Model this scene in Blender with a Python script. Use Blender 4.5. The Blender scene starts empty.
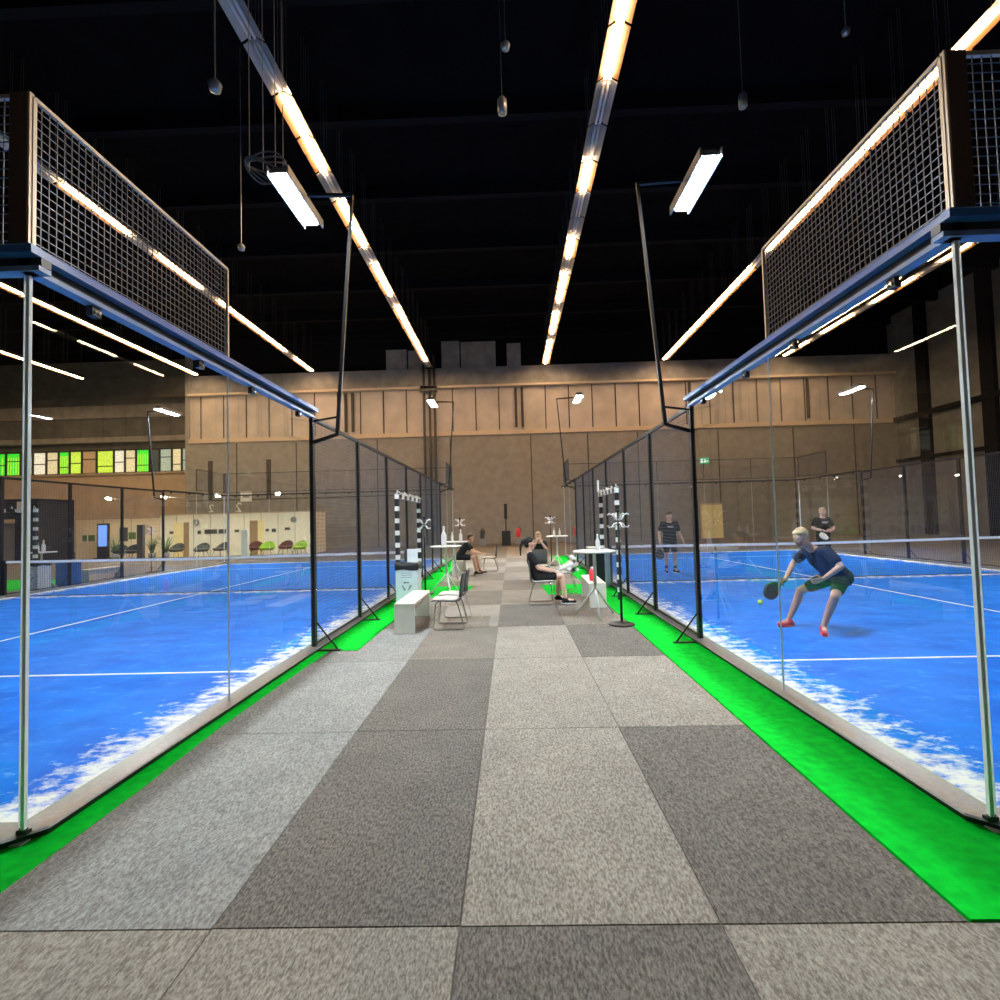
import bpy, bmesh, math, random
from mathutils import Vector, Matrix, Quaternion
random.seed(7)
C = bpy.context.scene.collection
V = Vector
PI = math.pi

# ------------------------------------------------------------------ materials
def mat(name, col, rough=.6, metal=0, noise=None, bump=0, emit=None, estr=0, spec=.5):
    m = bpy.data.materials.new(name); m.use_nodes = True
    nt = m.node_tree; b = nt.nodes['Principled BSDF']
    b.inputs['Base Color'].default_value = (*col, 1)
    b.inputs['Roughness'].default_value = rough
    b.inputs['Metallic'].default_value = metal
    b.inputs['Specular IOR Level'].default_value = spec
    if emit:
        b.inputs['Emission Color'].default_value = (*emit, 1)
        b.inputs['Emission Strength'].default_value = estr
    sc, amt = noise if noise else (6.0, .06)
    tc = nt.nodes.new('ShaderNodeTexCoord'); n = nt.nodes.new('ShaderNodeTexNoise')
    n.inputs['Scale'].default_value = sc; n.inputs['Detail'].default_value = 6
    nt.links.new(tc.outputs['Object'], n.inputs['Vector'])
    r = nt.nodes.new('ShaderNodeValToRGB')
    r.color_ramp.elements[0].position = .3; r.color_ramp.elements[1].position = .7
    r.color_ramp.elements[0].color = (*[c * (1 - amt) for c in col], 1)
    r.color_ramp.elements[1].color = (*[min(1, c * (1 + amt)) for c in col], 1)
    nt.links.new(n.outputs['Fac'], r.inputs['Fac']); nt.links.new(r.outputs['Color'], b.inputs['Base Color'])
    if bump:
        bp = nt.nodes.new('ShaderNodeBump'); bp.inputs['Strength'].default_value = bump; bp.inputs['Distance'].default_value = .01
        nt.links.new(n.outputs['Fac'], bp.inputs['Height']); nt.links.new(bp.outputs['Normal'], b.inputs['Normal'])
    return m

def glass_mat():
    m = bpy.data.materials.new('court_glass'); m.use_nodes = True
    nt = m.node_tree; nt.nodes.clear()
    o = nt.nodes.new('ShaderNodeOutputMaterial'); mx = nt.nodes.new('ShaderNodeMixShader')
    t = nt.nodes.new('ShaderNodeBsdfTransparent'); g = nt.nodes.new('ShaderNodeBsdfGlossy'); fr = nt.nodes.new('ShaderNodeFresnel')
    t.inputs['Color'].default_value = (.955, .975, .97, 1); g.inputs['Roughness'].default_value = .0
    g.inputs['Color'].default_value = (.9, .95, 1, 1); fr.inputs['IOR'].default_value = 1.5
    # glass is solid: the face seen from inside the pane reflects no more than the outer one
    ge = nt.nodes.new('ShaderNodeNewGeometry'); mp = nt.nodes.new('ShaderNodeMath'); mp.operation = 'SUBTRACT'; mp.inputs[0].default_value = 1
    mm = nt.nodes.new('ShaderNodeMath'); mm.operation = 'MULTIPLY'
    nt.links.new(ge.outputs['Backfacing'], mp.inputs[1]); nt.links.new(mp.outputs[0], mm.inputs[0])
    nt.links.new(fr.outputs[0], mm.inputs[1])
    m2 = nt.nodes.new('ShaderNodeMath'); m2.operation = 'MULTIPLY'; m2.inputs[1].default_value = 1.05
    nt.links.new(mm.outputs[0], m2.inputs[0])
    nt.links.new(m2.outputs[0], mx.inputs[0]); nt.links.new(t.outputs[0], mx.inputs[1]); nt.links.new(g.outputs[0], mx.inputs[2])
    nt.links.new(mx.outputs[0], o.inputs[0])
    return m

def carpet_mat(name, a, b):
    m = bpy.data.materials.new(name); m.use_nodes = True; nt = m.node_tree; p = nt.nodes['Principled BSDF']
    p.inputs['Roughness'].default_value = .95; p.inputs['Specular IOR Level'].default_value = .1
    tc = nt.nodes.new('ShaderNodeTexCoord'); mp = nt.nodes.new('ShaderNodeMapping')
    mp.inputs['Scale'].default_value = (1, .38, 1)
    n = nt.nodes.new('ShaderNodeTexNoise'); n.inputs['Scale'].default_value = 95; n.inputs['Detail'].default_value = 4; n.inputs['Roughness'].default_value = .75
    n2 = nt.nodes.new('ShaderNodeTexNoise'); n2.inputs['Scale'].default_value = 2.3; n2.inputs['Detail'].default_value = 4
    r = nt.nodes.new('ShaderNodeValToRGB'); r.color_ramp.elements[0].position = .38; r.color_ramp.elements[1].position = .64
    r.color_ramp.elements[0].color = (*a, 1); r.color_ramp.elements[1].color = (*b, 1)
    mx = nt.nodes.new('ShaderNodeMixRGB'); mx.blend_type = 'MULTIPLY'; mx.inputs[0].default_value = .45
    r2 = nt.nodes.new('ShaderNodeValToRGB'); r2.color_ramp.elements[0].position = .3; r2.color_ramp.elements[1].position = .7
    r2.color_ramp.elements[0].color = (.62, .62, .62, 1); r2.color_ramp.elements[1].color = (1, .98, .95, 1)
    L = nt.links.new
    L(tc.outputs['Object'], mp.inputs[0]); L(mp.outputs[0], n.inputs['Vector']); L(tc.outputs['Object'], n2.inputs['Vector'])
    L(n.outputs['Fac'], r.inputs[0]); L(n2.outputs['Fac'], r2.inputs[0]); L(r.outputs[0], mx.inputs[1]); L(r2.outputs[0], mx.inputs[2])
    L(mx.outputs[0], p.inputs['Base Color'])
    bp = nt.nodes.new('ShaderNodeBump'); bp.inputs['Strength'].default_value = .35; bp.inputs['Distance'].default_value = .006
    L(n.outputs['Fac'], bp.inputs['Height']); L(bp.outputs[0], p.inputs['Normal'])
    return m

def turf_mat():
    """blue turf with white sand drifted along the edges and the net (object space: 10 x 20 m)"""
    m = bpy.data.materials.new('blue_turf'); m.use_nodes = True; nt = m.node_tree; p = nt.nodes['Principled BSDF']; L = nt.links.new
    p.inputs['Roughness'].default_value = .85; p.inputs['Specular IOR Level'].default_value = .15
    tc = nt.nodes.new('ShaderNodeTexCoord'); sp = nt.nodes.new('ShaderNodeSeparateXYZ'); L(tc.outputs['Object'], sp.inputs[0])
    def M(op, a, b=None, clamp=False):
        n = nt.nodes.new('ShaderNodeMath'); n.operation = op; n.use_clamp = clamp
        for i, v in enumerate((a, b)):
            if v is None: continue
            if isinstance(v, (int, float)): n.inputs[i].default_value = v
            else: L(v, n.inputs[i])
        return n.outputs[0]
    x, y = sp.outputs[0], sp.outputs[1]
    dx = M('MINIMUM', x, M('SUBTRACT', 10.25, x)); dy = M('MINIMUM', y, M('SUBTRACT', 20, y))
    d = M('MINIMUM', dx, dy)
    dn = M('ADD', M('MULTIPLY', M('ABSOLUTE', M('SUBTRACT', y, 10.0)), 1.2), .30)
    d = M('MINIMUM', d, dn)
    mp = nt.nodes.new('ShaderNodeMapping'); mp.inputs['Scale'].default_value = (1, 1.5, 1); L(tc.outputs['Object'], mp.inputs[0])
    n = nt.nodes.new('ShaderNodeTexNoise'); n.inputs['Scale'].default_value = 4.5; n.inputs['Detail'].default_value = 8; n.inputs['Roughness'].default_value = .72; L(mp.outputs[0], n.inputs['Vector'])
    n2 = nt.nodes.new('ShaderNodeTexNoise'); n2.inputs['Scale'].default_value = 1.6; n2.inputs['Detail'].default_value = 5; L(mp.outputs[0], n2.inputs['Vector'])
    # sand = smooth(noise*1.5 - d*k)
    s = M('SUBTRACT', M('ADD', M('MULTIPLY', n.outputs['Fac'], 2.6), -.42), M('MULTIPLY', d, 1.15))
    s = M('MULTIPLY', M('SUBTRACT', s, .28), 2.4, True)
    base = nt.nodes.new('ShaderNodeValToRGB'); base.color_ramp.elements[0].position = .3; base.color_ramp.elements[1].position = .72
    base.color_ramp.elements[0].color = (.0, .125, .66, 1); base.color_ramp.elements[1].color = (.008, .215, .84, 1)
    L(n2.outputs['Fac'], base.inputs[0])
    # thin dusting of sand elsewhere
    du = M('MULTIPLY', M('SUBTRACT', n.outputs['Fac'], .54), 2.6, True)
    mx0 = nt.nodes.new('ShaderNodeMixRGB'); L(du, mx0.inputs[0]); L(base.outputs[0], mx0.inputs[1]); mx0.inputs[2].default_value = (.12, .44, .88, 1)
    mx = nt.nodes.new('ShaderNodeMixRGB'); L(s, mx.inputs[0]); L(mx0.outputs[0], mx.inputs[1]); mx.inputs[2].default_value = (.83, .82, .78, 1)
    L(mx.outputs[0], p.inputs['Base Color'])
    return m

M = {}
M['glass'] = glass_mat()
M['edge'] = mat('glass_edge_glare', (.80, .90, .94), .18)
M['black'] = mat('black_powder_coat', (.012, .012, .014), .4)
M['blackp'] = mat('black_plastic', (.02, .02, .022), .5)
M['wire'] = mat('mesh_wire', (.10, .10, .105), .35, .6)
M['fence'] = mat('fence_wire_coated', (.15, .16, .175), .45)
M['wired'] = mat('fence_wire', (.018, .018, .02), .5)
M['blue'] = mat('blue_painted_steel', (.03, .13, .44), .3)
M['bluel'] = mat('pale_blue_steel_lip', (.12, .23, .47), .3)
M['brown'] = mat('brown_painted_steel', (.09, .055, .04), .5)
M['tan'] = mat('galvanised_edge', (.55, .44, .32), .4, .3)
M['steel'] = mat('brushed_steel', (.28, .30, .32), .36, .45, (30, .1))
M['chrome'] = mat('chrome', (.75, .75, .75), .15, 1)
M['white'] = mat('white_laminate', (.80, .80, .78), .45)
M['ivory'] = mat('ivory_laminate', (.76, .73, .66), .5)
M['bin'] = mat('pale_plastic', (.66, .76, .79), .4)
M['line'] = mat('white_line', (.82, .88, .86), .9)
M['tape'] = mat('net_tape', (.88, .88, .88), .8)
M['green'] = mat('green_turf', (.0, .60, .035), .95, 0, (14, .18), .3, spec=.1)
M['greenl'] = mat('green_fabric', (.30, .55, .05), .7)
M['skin'] = mat('skin', (.66, .38, .27), .5, 0, (8, .05))
M['skin2'] = mat('fair_skin', (.74, .47, .36), .5, 0, (8, .05))
M['cblack'] = mat('black_cotton', (.012, .012, .014), .9)
M['cnavy'] = mat('navy_cotton', (.014, .022, .05), .9)
M['cgreen'] = mat('dark_green_cotton', (.025, .07, .05), .9)
M['cwhite'] = mat('white_cotton', (.75, .74, .74), .9)
M['red'] = mat('coral_red', (.85, .035, .06), .5)
M['hairb'] = mat('dark_hair', (.012, .010, .010), .55)
M['hairn'] = mat('brown_hair', (.10, .055, .03), .6)
M['hairl'] = mat('fair_hair', (.52, .37, .20), .6)
M['eye'] = mat('eye', (.03, .02, .02), .3)
M['lips'] = mat('lips', (.45, .16, .14), .5)
M['ball'] = mat('yellow_ball', (.55, .85, .12), .9)
M['paper'] = mat('paper', (.80, .82, .86), .7)
M['grey'] = mat('grey_plastic', (.26, .28, .29), .5)
M['dgrey'] = mat('dark_grey_metal', (.07, .075, .08), .5)
M['ceil'] = mat('black_ceiling', (.004, .004, .005), .95, 0, (1.5, .4), spec=.05)
M['beam'] = mat('black_beam', (.008, .008, .010), .9, spec=.1)
M['wallo'] = mat('dark_acoustic_wall', (.285, .275, .262), .9, 0, (2.2, .13), .1)
M['wallr'] = mat('grey_side_wall', (.14, .145, .14), .9, 0, (1.2, .25))
M['conc'] = mat('beige_concrete_panel', (.52, .47, .43), .85, 0, (.8, .16))
M['concd'] = mat('grey_concrete_band', (.30, .29, .28), .85, 0, (1.5, .22))
M['joint'] = mat('panel_joint', (.07, .06, .05), .9)
M['trim'] = mat('beige_ledge', (.58, .48, .37), .7)
M['tanw'] = mat('tan_wall', (.62, .50, .37), .9, 0, (1.5, .1))
M['cabw'] = mat('cream_partition', (.90, .87, .75), .6)
M['cabo'] = mat('warm_partition', (.92, .78, .54), .6)
M['doory'] = mat('yellow_door', (.92, .80, .42), .6)
M['doorb'] = mat('brown_door', (.36, .24, .14), .6)
M['floor'] = mat('dark_hall_floor', (.15, .13, .12), .75, 0, (2.5, .25))
M['cl'] = carpet_mat('light_grey_carpet', (.20, .18, .155), (.50, .465, .41))
M['cd'] = carpet_mat('dark_grey_carpet', (.10, .092, .083), (.30, .28, .25))
M['cg'] = carpet_mat('cool_grey_carpet', (.20, .20, .19), (.48, .48, .46))
M['cm'] = carpet_mat('mid_brown_grey_carpet', (.14, .125, .105), (.38, .35, .305))
M['leaf'] = mat('plant_leaf', (.10, .20, .05), .7)
M['screen'] = mat('lit_blue_screen', (.1, .2, .6), .3, emit=(.18, .36, .95), estr=.22)
M['exit'] = mat('exit_green', (.02, .45, .2), .4, emit=(.05, .6, .3), estr=.12)
M['exitw'] = mat('exit_white', (.9, .9, .9), .4, emit=(.9, 1, .95), estr=.2)
M['tube'] = mat('lit_warm_tube', (1, .8, .5), .5, emit=(1, .66, .36), estr=15)
M['tubeoff'] = mat('unlit_tube', (.62, .62, .64), .3)
M['refl'] = mat('glow_amber_reflector', (.12, .056, .016), .6)  # amber tint stands in for the orange glow around lit tubes
M['led'] = mat('lit_cool_led', (1, 1, 1), .5, emit=(.86, .95, 1), estr=140)
M['galv'] = mat('galvanised_metal', (.40, .41, .43), .35, .6)

# ------------------------------------------------------------------ mesh building
class B:
    def __init__(s, *mats): s.bm = bmesh.new(); s.mats = list(mats)
    def box(s, x0, x1, y0, y1, z0, z1, mi=0, bevel=0):
        x0, x1 = min(x0, x1), max(x0, x1); y0, y1 = min(y0, y1), max(y0, y1); z0, z1 = min(z0, z1), max(z0, z1)
        v = [s.bm.verts.new(p) for p in ((x0,y0,z0),(x1,y0,z0),(x1,y1,z0),(x0,y1,z0),(x0,y0,z1),(x1,y0,z1),(x1,y1,z1),(x0,y1,z1))]
        fs = [s.bm.faces.new([v[i] for i in f]) for f in ((0,3,2,1),(4,5,6,7),(0,1,5,4),(1,2,6,5),(2,3,7,6),(3,0,4,7))]
        for f in fs: f.material_index = mi
        if bevel:
            es = list({e for f in fs for e in f.edges})
            r = bmesh.ops.bevel(s.bm, geom=es, offset=bevel, segments=2, affect='EDGES', profile=.6)
        return s
    def tube(s, pts, r, n=8, mi=0, r1=None, smooth=True, square=False):
        pts = [V(p) for p in pts]
        if square: n = 4
        rings = []
        up0 = None
        for i, p in enumerate(pts):
            if i == 0: d = pts[1] - p
            elif i == len(pts) - 1: d = p - pts[i-1]
            else: d = (pts[i+1] - p).normalized() + (p - pts[i-1]).normalized()
            d = d.normalized() if d.length > 1e-9 else V((0,0,1))
            if up0 is None: up0 = V((0,0,1)) if abs(d.z) < .9 else V((0,1,0))
            a = up0 - d * up0.dot(d)
            if a.length < 1e-4: a = V((1,0,0)) - d * d.x
            a.normalize(); up0 = a; b = d.cross(a)
            rr = r if r1 is None else r + (r1 - r) * i / (len(pts) - 1)
            off = PI / 4 if square else 0
            rings.append([s.bm.verts.new(p + (a * math.cos(2*PI*k/n + off) + b * math.sin(2*PI*k/n + off)) * rr) for k in range(n)])
        for i in range(len(rings) - 1):
            for k in range(n):
                f = s.bm.faces.new((rings[i][k], rings[i][(k+1) % n], rings[i+1][(k+1) % n], rings[i+1][k]))
                f.material_index = mi; f.smooth = smooth and not square
        for rg, rev in ((rings[0], True), (rings[-1], False)):
            f = s.bm.faces.new(rg[::-1] if rev else rg); f.material_index = mi
        return s
    def wire(s, a, b, r, mi=0):            # straight square wire
        a, b = V(a), V(b); d = (b - a).normalized()
        u = V((0,0,1)) if abs(d.z) < .9 else V((1,0,0)); u = (u - d * u.dot(d)).normalized(); w = d.cross(u)
        c = [u * r + w * r, -u * r + w * r, -u * r - w * r, u * r - w * r]
        q = [[s.bm.verts.new(p + k) for k in c] for p in (a, b)]
        for k in range(4):
            f = s.bm.faces.new((q[0][k], q[0][(k+1) % 4], q[1][(k+1) % 4], q[1][k])); f.material_index = mi
        return s
    def lathe(s, prof, c=(0,0,0), n=20, mi=0, closed=False):
        c = V(c); rings = []
        for r, z in prof:
            rings.append([s.bm.verts.new(c + V((max(r, 1e-4) * math.cos(2*PI*k/n), max(r, 1e-4) * math.sin(2*PI*k/n), z))) for k in range(n)])
        for i in range(len(rings) - 1):
            for k in range(n):
                f = s.bm.faces.new((rings[i][k], rings[i][(k+1) % n], rings[i+1][(k+1) % n], rings[i+1][k])); f.material_index = mi; f.smooth = True
        s.bm.faces.new(rings[0][::-1]).material_index = mi; s.bm.faces.new(rings[-1]).material_index = mi
        return s
    def ball(s, c, r, sc=(1,1,1), mi=0, seg=16, rot=None):
        g = bmesh.ops.create_uvsphere(s.bm, u_segments=seg, v_segments=max(6, seg*3//4), radius=r)
        m = Matrix.Translation(V(c)) @ (rot.to_4x4() if rot else Matrix()) @ Matrix.Diagonal((*sc, 1))
        bmesh.ops.transform(s.bm, matrix=m, verts=g['verts'])
        for v in g['verts']:
            for f in v.link_faces: f.smooth = True; f.material_index = mi
        return s
    def prism(s, poly, z0, z1, mi=0):      # extruded ground polygon
        a = [s.bm.verts.new((x, y, z0)) for x, y in poly]; b = [s.bm.verts.new((x, y, z1)) for x, y in poly]
        n = len(poly); fs = [s.bm.faces.new(b)]; fs.append(s.bm.faces.new(a[::-1]))
        for k in range(n): fs.append(s.bm.faces.new((a[k], a[(k+1) % n], b[(k+1) % n], b[k])))
        for f in fs: f.material_index = mi
        return s
    def slab(s, outline, o, u, w, n, th, mi=0):   # extruded outline in plane (u,w) at origin o, thickness th along n
        o, u, w, n = V(o), V(u), V(w), V(n)
        a = [s.bm.verts.new(o + u*p + w*q) for p, q in outline]; b = [s.bm.verts.new(o + u*p + w*q + n*th) for p, q in outline]
        k = len(outline); fs = [s.bm.faces.new(b), s.bm.faces.new(a[::-1])]
        for i in range(k): fs.append(s.bm.faces.new((a[i], a[(i+1) % k], b[(i+1) % k], b[i])))
        for f in fs: f.material_index = mi
        return s
    def obj(s, name, m=None, parent=None, loc=None):
        bmesh.ops.recalc_face_normals(s.bm, faces=s.bm.faces[:])
        me = bpy.data.meshes.new(name); s.bm.to_mesh(me); s.bm.free()
        for x in ([m] if m else s.mats): me.materials.append(x)
        o = bpy.data.objects.new(name, me); C.objects.link(o)
        if parent: o.parent = parent
        if loc: o.location = loc
        return o

def tag(o, label, cat, group=None, kind=None):
    o['label'] = label; o['category'] = cat
    if group: o['group'] = group
    if kind: o['kind'] = kind
    return o
def thing(name, label, cat, loc=(0,0,0), rz=0, group=None):
    o = bpy.data.objects.new(name, None); C.objects.link(o); o.location = loc; o.rotation_euler = (0,0,rz)
    o.empty_display_size = .1
    return tag(o, label, cat, group)
def struct(o): o['kind'] = 'structure'; return o
def dup(root, loc, rz=None, label=None, group=None):
    r = root.copy(); C.objects.link(r); r.location = loc
    if rz is not None: r.rotation_euler = (0,0,rz)
    if label: r['label'] = label
    if group: r['group'] = group
    for ch in list(root.children):
        c = ch.copy(); C.objects.link(c); c.parent = r
        for g in ch.children:
            d = g.copy(); C.objects.link(d); d.parent = c
    return r

# ------------------------------------------------------------------ camera
FX, YAW, PITCH, ROLL, CH = 512.0, .0209, .0396, -.0265, 1.6345
cy, sy, cp, sp_ = math.cos(YAW), math.sin(YAW), math.cos(PITCH), math.sin(PITCH)
fw = V((-sy*cp, cy*cp, sp_)); rt = V((cy, sy, 0)); up = rt.cross(fw)
cr, sr = math.cos(ROLL), math.sin(ROLL)
rt2 = rt*cr + up*sr; up2 = -rt*sr + up*cr
cam = bpy.data.cameras.new('camera'); co = bpy.data.objects.new('camera', cam); C.objects.link(co)
cam.sensor_width = 36; cam.lens = 36 * FX / 1000; cam.clip_start = .05; cam.clip_end = 200
m = Matrix.Identity(4)
for i, a in enumerate((rt2, up2, -fw)):
    for j in range(3): m[j][i] = a[j]
m.translation = (0, 0, CH); co.matrix_world = m
bpy.context.scene.camera = co

# ------------------------------------------------------------------ hall shell
YB, YG, CZ = 36.0, 40.0, 15.2
XL_, XR_ = -46.0, 27.0
struct(B().box(XL_, XR_, -8, YG+.3, -.2, 0).obj('floor', M['floor']))
ce = struct(B().box(XL_, XR_, -8, YG+.3, CZ, CZ+.3).obj('ceiling', M['ceil']))
b = B()
for y in range(4, 40, 4): b.box(XL_, XR_, y, y+.3, CZ-.5, CZ)
struct(b.obj('trim_1', M['beam']))
# back wall, three storeys
x0 = -22.9
struct(B().box(x0, XR_, YB, YB+.4, 0, 7.7).obj('wall_back', M['wallo']))
b = B(M['conc'], M['joint'])
b.box(x0, XR_, YB+.1, YB+.4, 8.0, 11.1)
x = x0 + .8
while x < XR_:
    b.box(x-.035, x+.035, YB+.06, YB+.1, 8.0, 11.1, 1); x += 1.65
for x in (-11.6, -11.1, .55, 1.0, 12.8, 21.0): b.box(x-.09, x+.09, YB-.02, YB+.1, 8.2, 11.0, 1)
struct(b.obj('wall_back_panels'))
struct(B().box(x0, XR_, YB-.1, YB+.4, 7.7, 8.0).obj('trim_2', M['trim']))
b = B(M['concd'], M['trim'])
b.box(x0, XR_, YB+.1, YB+.4, 11.25, 12.6); b.box(x0, XR_, YB-.25, YB+.4, 11.1, 11.25, 1)
struct(b.obj('trim_3'))
struct(B().box(x0, XR_, YB+.45, YB+.7, 12.6, CZ).obj('wall_back_top', M['beam']))
for i, (a, c, z0, z1) in enumerate(((-8.7, -7.2, 12.75, 14.1), (-7.1, -5.9, 12.75, 14.0), (-4.7, -3.4, 12.7, 14.6), (-3.3, -.8, 12.7, 14.5), (.0, 1.0, 12.8, 14.3))):
    tag(B().box(a, c, YB+.25, YB+.40, 12.605, z1, 0, .02).obj('acoustic_panel', M['concd']),
        ['small grey panel above the wall top, leftmost', 'grey panel above the wall top, second from left', 'grey panel right of the dark riser pipes, above the wall top',
         'widest grey panel above the wall top', 'grey panel above the wall top, farthest right'][i], 'panel', 'grey panels above the end wall')
# vertical lines on the lower wall
b = B()
for x in (-19.5, -15.2, -9.4, -4.2, 1.5, 5.5, 9.0, 14.6, 19.8, 24.0): b.box(x, x+.06, YB-.03, YB, 0, 7.6)
for x in (-21.5, -17.3): b.box(x, x+.28, YB-.1, YB, 3.6, 6.4)
b.box(-22.9, -4.5, YB-.03, YB, 3.55, 3.62)
struct(b.obj('trim_4', M['joint']))
struct(B().box(XR_, XR_+.3, -8, YB+.5, 0, CZ).obj('wall_right', M['wallr']))
b = B()
for y in (12.6, 17.4, 22.5, 28.5, 33): b.box(XR_-.25, XR_, y, y+.8, 0, CZ)
b.box(XR_-.2, XR_, -8, YB, 4.9, 5.1); b.box(XR_-.3, XR_, -8, YB, 7.7, 8)
struct(b.obj('trim_5', M['beam']))
struct(B().box(XL_-.3, XL_, -8, YG, 0, CZ).obj('wall_left', M['wallr']))
struct(B().box(XL_, XR_, -8.3, -8, 0, CZ).obj('wall_front', M['wallr']))
struct(B().box(x0-.3, x0, YB, YG, 0, CZ).obj('wall_return', M['wallo']))
b = B(M['tanw'], M['trim'], M['wallr'], M['concd'])
b.box(XL_, x0, YG, YG+.3, 0, 6.15)
b.box(XL_, x0, YG-.15, YG, 6.05, 6.2, 1)
b.box(XL_, x0, YG, YG+.3, 8.1, CZ, 2); b.box(XL_, x0, YG-.6, YG, 8.6, 9.0, 3); b.box(XL_, x0, YG-.2, YG, 10.6, 11.6, 3)
b.box(XL_, x0, YG+.28, YG+.3, 6.15, 8.1, 2)
struct(b.obj('wall_gallery'))
# gallery windows, each with its own curtain colour
wc = {'g': (.05, .75, .04), 'd': (.10, .32, .06), 'y': (.55, .75, .08), 'b': (.72, .62, .36), 'w': (.85, .78, .62), 'n': (.34, .20, .09), 'k': (.05, .06, .05), 's': (.35, .42, .32)}
wm = {k: mat('lit_curtain_' + n, c, .6, 0, (9, .35), emit=c, estr=.16) for (k, c), n in zip(wc.items(), ('green', 'dark_green', 'yellow_green', 'beige', 'cream', 'brown', 'black', 'grey'))}
pxs = [(-45, -42.5, 's'), (-42.5, -40.4, 'g'), (-40.4, -39.2, 'g'), (-39.2, -38.2, 'd'), (-38.2, -37.1, 'w'), (-37.1, -36.1, 'b'), (-36.1, -35.2, 'g'), (-35.2, -34.2, 'y'), (-34.2, -33.0, 'n'),
       (-33.0, -31.6, 'y'), (-31.6, -30.7, 'w'), (-30.7, -29.8, 'b'), (-29.8, -28.7, 'g'), (-28.7, -27.9, 'k'), (-27.9, -26.9, 's'), (-26.9, -26.1, 'b'), (-26.1, -25.2, 's'), (-25.2, -24.2, 'd'), (-24.2, -23.0, 's')]
for i, (a, c, k) in enumerate(pxs):
    f = B()
    f.box(a, a+.06, YG+.02, YG+.1, 6.2, 8.1); f.box(c-.06, c, YG+.02, YG+.1, 6.2, 8.1); f.box(a, c, YG+.02, YG+.1, 6.2, 6.27); f.box(a, c, YG+.02, YG+.1, 8.0, 8.1)
    zz = 6.75 + .6*((i*7) % 3)/2; f.box(a, c, YG+.02, YG+.1, zz, zz+.06)
    w = struct(f.obj('window_%d' % (i+1), M['joint']))
    B().box(a+.06, c-.06, YG+.12, YG+.15, 6.27, 8.0).obj('pane', wm[k], w)
    w2 = B()
    for j in range(5):
        xx = a+.06 + (c-a-.12)*(j+.2)/5; w2.box(xx, xx+.05, YG+.10, YG+.12, 6.27, 7.7)
    if k in 'gyd': w2.obj('curtain', wm['y'], w)
    else: w2.bm.free()

# ------------------------------------------------------------------ carpet panels and green mats
ROWS = [(.1, 2.12), (2.12, 4.06), (4.06, 6.1), (6.1, 7.92), (7.92, 9.95), (9.95, 11.95), (11.95, 13.95), (13.95, 15.95), (15.95, 17.95), (17.95, 19.95), (19.95, 22.0), (22.0, 26.0), (26.0, 31.0)]
COLS = [(-2.34, -1.26), (-1.26, -.25), (-.25, .79), (.79, 1.76)]
PAT = ['l l d l', 'g d l d', 'g d l l', 'g m l d', 'm l d m', 'l m l m', 'm l m l', 'l m l m', 'm l m l', 'l m l m', 'm l m l', 'l m l m', 'm m l m']
cn = ['left edge', 'left of centre', 'right of centre', 'right edge']
rn = ['nearest the camera', 'second', 'third', 'fourth', 'fifth', 'sixth', 'seventh', 'eighth', 'ninth', 'tenth', 'eleventh', 'twelfth', 'last']
tn = {'l': 'light grey', 'd': 'dark grey', 'g': 'cool grey', 'm': 'brown-grey'}
for ri, (ya, yb) in enumerate(ROWS):
    for ci, (xa, xb) in enumerate(COLS):
        k = PAT[ri].split()[ci]
        if ri == 0 and ci == 0: xa = -4.2
        if ri == 0 and ci == 3: xb = 4.2
        if ri in (1, 2) and ci == 0: xa = -2.46
        if ri == 0: pass
        g = .004 if ri < 6 else 0
        zt = .006 + .0015*((ri*3+ci*5) % 3)
        tag(B().box(xa+g, xb-g, ya+g, yb-g, 0, zt).obj('carpet_panel', M['c'+k]),
            '%s carpet panel, %s, %s' % (tn[k], {'left edge': 'left edge column of the aisle', 'right edge': 'right edge column of the aisle', 'left of centre': 'left middle column of the aisle', 'right of centre': 'right middle column of the aisle'}[cn[ci]],
              'nearest the camera' if ri == 0 else ('at the far end' if ri == 12 else rn[ri] + ' from the camera')),
            'carpet', 'carpet panels laid along the aisle')
def mat_piece(poly, label, z=.012):
    return tag(B().prism(poly, .0, z).obj('green_turf_mat', M['green']), label, 'mat', 'green turf mats')
mat_piece([(-2.9, 2.16), (-2.36, 2.2), (-2.37, 3.2), (-2.42, 4.2), (-2.7, 4.2)], 'bright green turf strip under the glass corner at the left of the picture', .013)
mat_piece([(-9, 1.4), (-2.9, 1.75), (-2.9, 3.0), (-9, 3.0)], 'green turf mat behind the left court, cut by the left picture edge', .011)
mat_piece([(-2.7, 4.2), (-2.42, 4.2), (-2.40, 6.6), (-2.7, 6.6)], 'narrow green turf strip beside the left glass, between corner and first brace', .012)
mat_piece([(-2.7, 6.62), (-2.02, 6.62), (-2.0, 9.6), (-2.7, 9.6)], 'green turf mat left of the ivory bench, along the left fence', .016)
mat_piece([(-2.7, 9.62), (-1.95, 9.62), (-1.95, 11.1), (-2.7, 11.1)], 'green turf mat behind the left bin, along the left fence', .014)
mat_piece([(-2.7, 11.12), (-1.2, 11.12), (-1.0, 12.3), (-1.0, 12.9), (-1.9, 12.9), (-1.9, 13.4), (-2.7, 13.4)], 'wide green turf mat behind the left chairs, reaching into the aisle', .016)
mat_piece([(-2.7, 13.42), (-1.95, 13.42), (-1.95, 22.5), (-2.7, 22.5)], 'long green turf strip along the far part of the left fence', .014)
mat_piece([(1.765, 2.12), (3.6, 2.12), (3.6, 2.8), (2.4, 2.8), (2.4, 7.7), (1.765, 7.7)], 'bright green turf mat beside the right glass, nearest the camera', .016)
mat_piece([(1.765, 7.72), (2.5, 7.72), (2.5, 11.1), (1.765, 11.1)], 'green turf mat under the right coat rack and bin, along the right fence', .014)
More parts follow.
